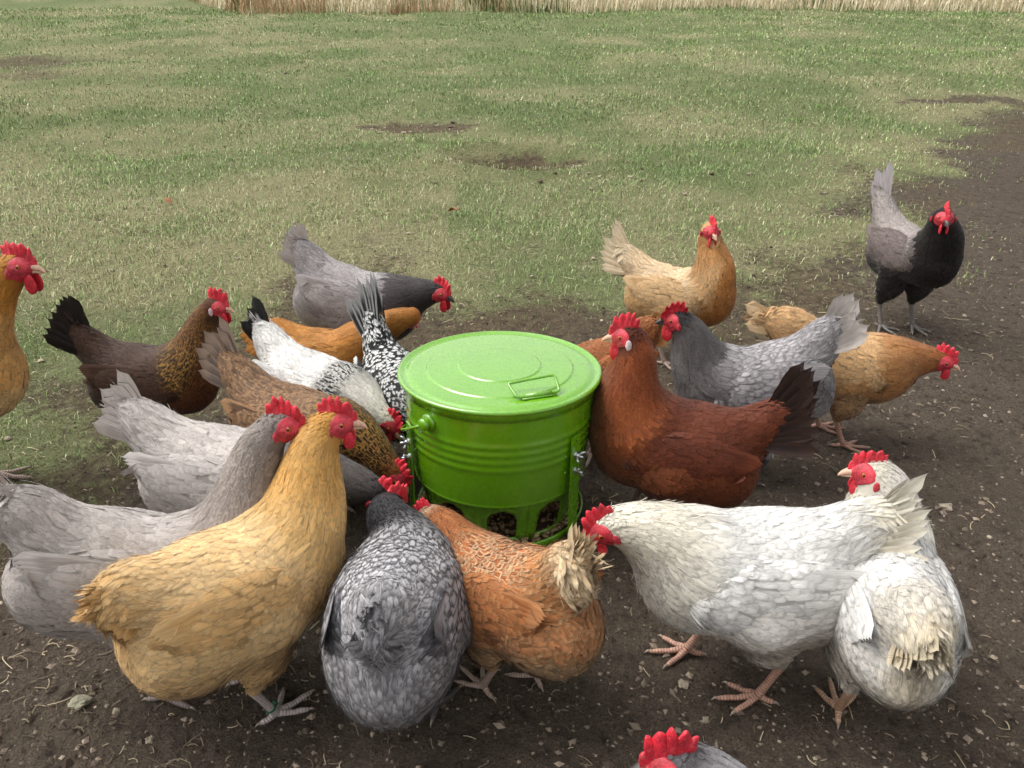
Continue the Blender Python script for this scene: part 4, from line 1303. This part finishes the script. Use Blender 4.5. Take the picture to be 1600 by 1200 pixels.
    # ---- head furniture
    HMX = frame_matrix(Hc, hd, hl, hu)
    def head_project(q, off):                                          # lay points given in head space on the head surface
        p = Hc + q @ HM.T
        for _ in range(5): p = p - (S(p) - off)[:, None] * S.grad(p)
        return (p - Hc) @ HM
    def side_at(x, z):                                                 # half width of the head at a place on its profile
        y = np.linspace(0.005, 0.04, 60); p = Hc + np.stack([np.full(60, x), y, np.full(60, z)], -1) @ HM.T
        return float(y[np.argmax(S(p) > 0)])
    add_obj('face', face_mesh(sd_ % 40, head_project), M_FACE, root, HMX)
    y_eye, y_lobe = side_at(0.0105, 0.0045), side_at(-0.0070, -0.0085)
    add_obj('comb', comb_mesh(comb, spikes, lean, sd_), M_COMB, root, HMX)
    bk = BEAK if beak == 'pale' else BEAK_DARK
    add_obj('beak', bk, None, root, HMX)
    gdown = HM.T @ np.array([0, 0, -1.0]); gdown = unit(gdown + np.array([0, 0, -0.6]))
    for sgn in (1, -1):
        o = add_obj('eye', EYE_MESH, None, root, HMX @ Matrix.Translation((0.0105, sgn * (y_eye - 0.0016), 0.0045)))
        xw = unit(np.array([1.0, 0, 0]) - gdown * gdown[0]); zw = -gdown; yw_ = np.cross(zw, xw)
        wm = frame_matrix(np.array([0.0200, sgn * 0.0075, -0.0150]), xw, yw_, zw)
        add_obj('wattle', blob_mesh('wattle', (0, sgn * 0.002, -0.011 * wattle), (0.0115 * wattle, 0.0036, 0.0165 * wattle), 0.35, sd_ + sgn), M_COMB, root, HMX @ wm)
        add_obj('ear_lobe', blob_mesh('ear_lobe', (-0.0070, sgn * (y_lobe + 0.0012), -0.0085), (0.0072, 0.0042, 0.0115) if lobe == 'white' else (0.0062, 0.0036, 0.0100), 0.2, sd_ + 3), M_LOBE if lobe == 'white' else M_FACE, root, HMX)
    return root

M_BAND = simple_mat('green_plastic', (16, 92, 62), 0.4)
BEAK_DARK = BEAK.copy(); BEAK.materials.append(M_BEAK); BEAK_DARK.materials.append(M_BEAK_D)

# colours are (r, g, b), or (feather, edge, edge strength, 0 = laced / 1 = tipped)
LAV = dict(head=((134, 123, 115), (174, 163, 155), 0.8, 0), neck=((138, 127, 119), (188, 177, 167), 0.8, 0), neck2=((156, 145, 139), (202, 191, 181), 0.7, 0), back=((184, 175, 169), (212, 204, 197), 0.7, 0),
           breast=((174, 164, 157), (202, 193, 185), 0.7, 0), fluff=((176, 167, 159), (196, 187, 179), 0.5, 0), wing=((182, 173, 168), (212, 205, 199), 0.7, 0), tail=((178, 169, 161), (206, 197, 189), 0.6, 0))
BUFF = dict(head=((214, 154, 72), (228, 176, 98), 0.5, 0), neck=((224, 170, 94), (238, 196, 126), 0.5, 0), neck2=((228, 182, 114), (240, 206, 148), 0.45, 0), back=((238, 198, 140), (245, 218, 170), 0.4, 0),
            breast=((238, 198, 138), (245, 218, 170), 0.4, 0), fluff=((222, 182, 126), (236, 206, 156), 0.4, 0), wing=((226, 180, 118), (238, 204, 150), 0.4, 0), tail=((198, 150, 88), (222, 182, 124), 0.6, 0))
WHITE = dict(head=(224, 218, 200), neck=((230, 222, 202), (236, 230, 214), 0.5, 0), neck2=((232, 226, 210), (238, 234, 224), 0.5, 0), back=((230, 227, 221), (238, 236, 232), 0.5, 0), breast=((226, 221, 212), (236, 232, 226), 0.5, 0),
             fluff=((208, 198, 182), (226, 218, 206), 0.5, 0), wing=((230, 227, 222), (238, 236, 232), 0.5, 0), tail=((216, 206, 184), (230, 224, 208), 0.6, 0))

make_hen((-0.405, 0.930, 48.0, 0.97, 0.245, -5.0, 0.100, 0.0, 0.150, 22.0, 0.010), 'large buff hen in the left foreground, neck upright, green ring on leg', BUFF,
         tcov=0.8, bf=0.93, fs=0.78, dens=0.95, fat=1.18, hyaw=-44, hpit=-4, comb=1.0, leg=(205, 190, 185), feet=[(0.0, 0.05), (-0.01, -0.055)], fluffy=1.3, band='r', tspread=1.0, ntail=9, tailw=0.026, tfan=7)
make_hen((-0.562, 0.969, 18.8, 0.994, 0.232, -20.0, 0.121, 0.029, 0.175, 62.0, 0.022), 'pale grey hen cut by the left edge, streaked neck behind large buff hen', LAV,
         fat=0.99, hyaw=-20, hpit=-8, comb=1.0, fluffy=1.2, leg=(150, 135, 130))
make_hen((-0.501, 1.215, -12.4, 0.992, 0.241, -1.6, 0.178, 0.005, -0.064, 54.6, 0.066), 'pale grey hen with raised tail, darker neck stretched to feeder behind buff hen',
         dict(LAV, head=((52, 48, 48), (80, 74, 72), 0.6, 0), neck=((82, 76, 74), (112, 104, 100), 0.7, 0), neck2=((110, 104, 102), (140, 133, 130), 0.7, 0)), fat=0.98, hyaw=-5, hpit=-48, beak='dark', dens=0.7)
make_hen((-0.425, 1.415, -25.9, 0.926, 0.233, -1.9, 0.140, -0.004, -0.105, 58.0, 0.101), 'brown gold laced hen with golden striped neck bending down beside the feeder',
         dict(head=((120, 66, 30), (170, 110, 50), 0.6, 0), neck=((40, 28, 18), (170, 124, 58), 1.0, 0), neck2=((46, 33, 22), (186, 142, 70), 1.0, 0), back=((104, 78, 58), (172, 132, 94), 0.9, 0), saddle=((112, 88, 70), (178, 140, 102), 0.9, 0),
              breast=((110, 74, 46), (160, 112, 72), 0.7, 0), fluff=((120, 96, 78), (150, 124, 104), 0.6, 0), tail=((118, 104, 96), (152, 130, 112), 0.7, 0)), fat=0.97, hyaw=-5, hpit=-50)
make_hen((-0.432, 1.592, -35.7, 0.911, 0.232, -0.3, 0.141, -0.004, -0.069, 57.8, 0.079), 'white hen with black tail and black flecked neck reaching down to the feeder',
         dict(WHITE, neck=((226, 220, 208), (232, 228, 218), 0.4, 0), neck2=((34, 32, 32), (232, 229, 222), 1.0, 0), tail=((16, 16, 17), (60, 58, 56), 0.3, 0)), fat=0.97, hyaw=0, hpit=-45, ntail=5)
make_hen((-0.243, 1.589, -61.3, 0.899, 0.228, 3.3, 0.145, -0.004, -0.042, 74.5, 0.161), 'black hen spangled with white, black tail held straight up beside the feeder',
         dict(head=((20, 20, 20), (190, 190, 186), 0.6, 1), neck=((16, 16, 16), (214, 214, 210), 1.0, 0), neck2=((14, 14, 14), (220, 220, 216), 1.0, 1), back=((13, 13, 14), (226, 226, 222), 1.0, 1), tail=((11, 12, 13), (190, 190, 188), 0.45, 0), wing=((14, 14, 15), (224, 224, 220), 1.0, 1)),
         fat=1.06, hyaw=0, hpit=-40, ntail=7, tspread=1.0, tfan=6, tailw=0.042)
make_hen((-0.455, 1.831, -4.2, 0.799, 0.229, 0.9, 0.162, 0.030, 0.061, 5.0, 0.079), 'orange buff hen half hidden behind the white black tailed hen',
         dict(head=(176, 112, 48), neck=((176, 112, 46), (206, 146, 74), 0.7, 0), back=((186, 122, 54), (212, 154, 82), 0.7, 0), breast=((178, 118, 56), (206, 150, 84), 0.6, 0), fluff=((150, 102, 58), (180, 130, 80), 0.5, 0), tail=((184, 120, 52), (206, 146, 76), 0.5, 0)),
         fat=0.94, comb=0.4, wattle=0.3, hyaw=100, hpit=-65, dens=0.7)
make_hen((-0.422, 2.086, -5.3, 0.972, 0.242, -13.8, 0.127, -0.014, 0.004, 68.8, 0.068), 'grey hen with near black head and neck at the back left of the feeder',
         dict(LAV, head=(54, 50, 50), neck=((60, 55, 54), (86, 79, 77), 0.6, 0), neck2=((72, 66, 65), (100, 93, 90), 0.6, 0), throat=((60, 55, 55), (82, 76, 74), 0.6, 0), back=((160, 153, 152), (190, 184, 182), 0.7, 0), breast=((100, 94, 93), (128, 121, 119), 0.6, 0), flank=((138, 131, 130), (164, 157, 155), 0.6, 0), wing=((158, 151, 150), (190, 184, 182), 0.7, 0)),
         fat=1.04, wattle=1.25, hyaw=-22, hpit=-18, beak='dark')
make_hen((-0.832, 1.672, -1.0, 0.828, 0.246, -2.9, 0.102, 0.019, 0.153, 67.3, 0.117), 'dark brown hen with golden laced neck, black tail and white ear lobe at the left',
         dict(head=((86, 46, 22), (120, 72, 36), 0.6, 0), neck=((70, 44, 22), (156, 108, 50), 0.9, 0), neck2=((48, 32, 20), (178, 134, 66), 1.0, 0), throat=((92, 52, 26), (124, 76, 40), 0.6, 0), back=((68, 48, 38), (90, 66, 52), 0.6, 0), breast=((92, 52, 30), (114, 68, 42), 0.6, 0), flank=((64, 42, 32), (84, 58, 46), 0.6, 0), fluff=((50, 36, 30), (68, 50, 42), 0.5, 0),
              wing=((72, 50, 38), (94, 68, 54), 0.6, 0), tail=((26, 22, 20), (44, 36, 32), 0.5, 0)), fat=1.06, wattle=1.25, hyaw=-12, hpit=-8, lobe='white', comb=1.35)
make_hen((-1.203, 1.491, -1.8, 1.102, 0.256, 19.6, 0.128, 0.033, 0.133, 50.0, 0.110), 'buff hen cut by the left edge with orange neck and upright red comb',
         dict(BUFF, head=((196, 130, 44), (218, 158, 74), 0.6, 0), neck=((198, 132, 50), (222, 164, 84), 0.6, 0), neck2=((206, 146, 70), (228, 182, 108), 0.6, 0), throat=((204, 150, 84), (226, 184, 122), 0.6, 0)), fat=0.99, wattle=1.25, hyaw=-5, hpit=-3, dens=0.95)
make_hen((-0.168, 0.915, 90.0, 0.97, 0.222, -12, 0.120, 0.040, -0.025, 38.0, 0.015), 'blue grey hen with dark laced feathers seen from behind, rump towards the camera',
         dict(head=((34, 32, 33), (60, 58, 58), 0.6, 0), neck=((62, 60, 62), (40, 38, 40), 0.8, 0), neck2=((128, 126, 128), (58, 55, 57), 0.9, 0), back=((190, 188, 190), (92, 89, 92), 0.75, 0), saddle=((196, 194, 196), (120, 117, 120), 0.55, 0), breast=((150, 147, 149), (80, 77, 79), 0.8, 0), flank=((164, 161, 163), (104, 101, 103), 0.6, 0), fluff=((134, 130, 131), (154, 150, 150), 0.5, 0),
              wing=((158, 156, 160), (82, 79, 82), 0.8, 0), tail=((172, 170, 172), (128, 125, 127), 0.4, 0)), fat=1.17, bf=0.82, fs=0.85, dens=0.92, hyaw=-40, hpit=-45, fluffy=1.5, beak='dark', tspread=1.2, ntail=8, tailw=0.018, tcov=0.6, leg=(90, 84, 82), vox=0.0060)
make_hen((-0.002, 0.955, 132.0, 0.88, 0.228, -18.0, 0.145, -0.012, -0.010, 72.0, 0.070), 'rust and cream hen with pale upright tail, head down at the feeder in the foreground',
         dict(head=((196, 160, 128), (220, 196, 168), 0.5, 0), neck=((150, 84, 40), (186, 128, 76), 0.8, 0), neck2=((154, 88, 44), (216, 172, 128), 0.9, 0), back=((160, 94, 50), (222, 182, 140), 0.9, 0), saddle=((176, 118, 70), (214, 172, 124), 0.6, 0), breast=((166, 106, 62), (200, 150, 102), 0.6, 0), flank=((170, 112, 70), (206, 160, 114), 0.6, 0), fluff=((188, 150, 108), (212, 182, 142), 0.5, 0),
              wing=((160, 98, 54), (196, 140, 92), 0.6, 0), tail=((214, 184, 142), (232, 212, 178), 0.5, 0)), fat=1.05, hyaw=10, hpit=-38, fluffy=1.5, comb=0.8, var=0.26, fs=0.8, dens=0.92, tcov=1.0, tspread=1.0, tailw=0.012, ntail=5, tfan=4, bf=0.92, feet=[(0.02, 0.05), (-0.02, -0.045)])
make_hen((0.355, 0.968, 178.0, 0.975, 0.242, -2.0, 0.120, 0.018, 0.035, 42.0, 0.085), 'white hen walking left with its head low, right of the feeder', WHITE,
         bf=0.88, fs=0.8, dens=0.95, fat=1.16, hyaw=10, hpit=-36, comb=0.9, lobe='red', leg=(206, 160, 138), feet=[(0.055, -0.055), (-0.045, 0.045)], wattle=0.8, tcov=1.0, tspread=1.0, tailw=0.024, ntail=9, tfan=5)
make_hen((0.568, 0.935, 78.0, 0.94, 0.236, -2.0, 0.022, 0.035, 0.085, 8.0, 0.035), 'white hen seen from behind with dingy cream rump and head turned left', dict(WHITE, neck=((214, 206, 196), (230, 226, 220), 0.7, 0), saddle=((218, 210, 196), (232, 226, 216), 0.5, 0), tail=((196, 180, 150), (214, 202, 176), 0.5, 0)),
         fs=0.8, dens=0.95, bf=0.92, fat=1.02, hyaw=88, hpit=-8, comb=0.85, leg=(200, 160, 132), feet=[(-0.055, 0.045), (0.02, -0.05)], fluffy=1.4, tcov=0.8, tspread=1.0, tailw=0.026, ntail=9)
make_hen((0.318, 1.36, 166, 0.94, 0.238, 7.0, 0.022, -0.01, 0.158, 56.0, 0.125), 'tall dark red brown hen right of feeder with white ear lobe, dark tail',
         dict(head=((78, 34, 18), (110, 52, 26), 0.6, 0), neck=((124, 60, 28), (164, 88, 42), 0.7, 0), neck2=((132, 66, 32), (178, 102, 50), 0.7, 0), throat=((104, 58, 34), (134, 80, 48), 0.6, 0), back=((96, 46, 26), (122, 62, 36), 0.6, 0), breast=((112, 62, 36), (144, 84, 50), 0.6, 0), flank=((112, 58, 32), (140, 76, 44), 0.6, 0), fluff=((112, 60, 34), (140, 80, 48), 0.5, 0),
              wing=((92, 43, 25), (116, 58, 34), 0.6, 0), tail=((36, 24, 20), (60, 38, 28), 0.5, 0)), fat=1.18, wattle=1.25, ntail=9, hyaw=5, hpit=-6, lobe='white', comb=1.2, feet=[(0.0, 0.05), (0.085, -0.05)], leg=(140, 115, 108))
make_hen((0.530, 1.585, 170.0, 0.926, 0.262, -14.0, 0.080, -0.002, 0.115, 66.0, 0.100), 'pale grey hen with charcoal head behind the tall red brown hen',
         dict(LAV, head=((50, 47, 48), (76, 72, 72), 0.6, 0), neck=((82, 77, 77), (112, 106, 104), 0.8, 0), neck2=((112, 106, 106), (142, 136, 134), 0.8, 0), throat=((110, 104, 104), (138, 132, 130), 0.7, 0), back=((176, 171, 172), (140, 134, 135), 0.6, 0), breast=((134, 128, 128), (104, 98, 98), 0.6, 0), wing=((164, 159, 160), (138, 132, 133), 0.6, 0), fluff=((168, 163, 162), (190, 186, 184), 0.5, 0)), fat=1.06, wattle=1.25, hyaw=0, hpit=-8, beak='dark', comb=1.1, lean=0.5, leg=(84, 80, 80), feet=[(-0.03, 0.05), (0.01, -0.05)])
make_hen((0.80, 1.735, -7.0, 0.93, 0.232, -8.0, 0.130, 0.005, -0.030, 14.0, 0.085), 'tan hen walking right with its neck stretched low, right of the pale grey hen',
         dict(head=((150, 88, 44), (180, 116, 64), 0.6, 0), neck=((150, 92, 48), (188, 130, 78), 0.8, 0), neck2=((172, 116, 66), (206, 154, 100), 0.8, 0), back=((212, 166, 114), (232, 196, 148), 0.6, 0), breast=((176, 126, 78), (206, 160, 110), 0.6, 0), fluff=((176, 136, 96), (202, 166, 126), 0.5, 0), wing=((214, 168, 116), (232, 198, 150), 0.6, 0), tail=((218, 184, 138), (232, 204, 164), 0.5, 0)), fat=0.97, hyaw=-25, hpit=-14, leg=(196, 150, 130), ntail=4, tfan=5, tspread=0.5, feet=[(-0.02, 0.05), (0.02, -0.05)])
make_hen((0.488, 2.187, -30.5, 0.901, 0.245, 3.4, -0.017, -0.005, 0.153, 49.2, 0.113), 'cream and buff hen facing the camera behind the feeder with raised fan tail',
         dict(head=((214, 168, 110), (228, 190, 138), 0.5, 0), neck=((176, 120, 66), (214, 172, 116), 0.8, 0), neck2=((196, 150, 98), (224, 190, 142), 0.8, 0), throat=((172, 112, 54), (196, 138, 78), 0.6, 0), back=((214, 184, 144), (228, 206, 172), 0.6, 0), breast=((172, 114, 58), (198, 142, 82), 0.6, 0), flank=((188, 146, 96), (212, 174, 126), 0.6, 0), fluff=((190, 150, 102), (212, 178, 132), 0.5, 0), wing=((202, 164, 116), (224, 194, 150), 0.6, 0), tail=((220, 198, 160), (234, 218, 190), 0.5, 0)), fat=0.99, hyaw=-52, hpit=-10, tcov=1.0, ntail=9, tailw=0.028)
make_hen((1.264, 2.433, -76, 0.98, 0.268, 2.0, 0.050, -0.050, 0.095, 66, 0.135), 'black breasted grey hen facing the camera alone at the far right',
         dict(head=((34, 27, 25), (52, 43, 40), 0.5, 0), neck=((30, 23, 21), (48, 38, 35), 0.5, 0), throat=((24, 18, 17), (38, 30, 28), 0.5, 0), back=((150, 140, 135), (182, 172, 166), 0.7, 0), breast=((30, 23, 21), (46, 37, 34), 0.5, 0), flank=((98, 86, 82), (120, 108, 103), 0.5, 0), fluff=((44, 39, 39), (60, 54, 54), 0.5, 0), wing=((108, 96, 92), (134, 121, 117), 0.6, 0), tail=((150, 143, 143), (176, 170, 169), 0.5, 0)), fat=0.90, hyaw=-25, hpit=-12, beak='dark', leg=(120, 112, 106), ntail=4, tspread=0.5, tfan=7)
make_hen((0.318, 0.412, 150, 0.92, 0.240, 10, 0.120, 0.0, 0.098, 20, 0.05), 'grey hen at the bottom edge of which only the red combed head shows', dict(LAV, head=((92, 88, 90), (120, 116, 118), 0.7, 0), neck=((138, 134, 136), (170, 166, 168), 0.7, 0)), hyaw=28, hpit=-12, dens=0.6, comb=1.2, beak='dark')
make_hen((0.185, 1.70, 205, 0.90, 0.226, -4.0, 0.143, 0.000, -0.044, 35.0, 0.030), 'rust red hen mostly hidden behind the tall red brown hen, head behind the feeder',
         dict(head=((130, 70, 34), (160, 96, 52), 0.6, 0), neck=((140, 78, 40), (180, 112, 62), 0.8, 0), back=((142, 80, 42), (186, 120, 70), 0.8, 0), tail=((176, 120, 66), (206, 156, 98), 0.5, 0)), fat=0.94, hyaw=0, hpit=-45, dens=0.6)
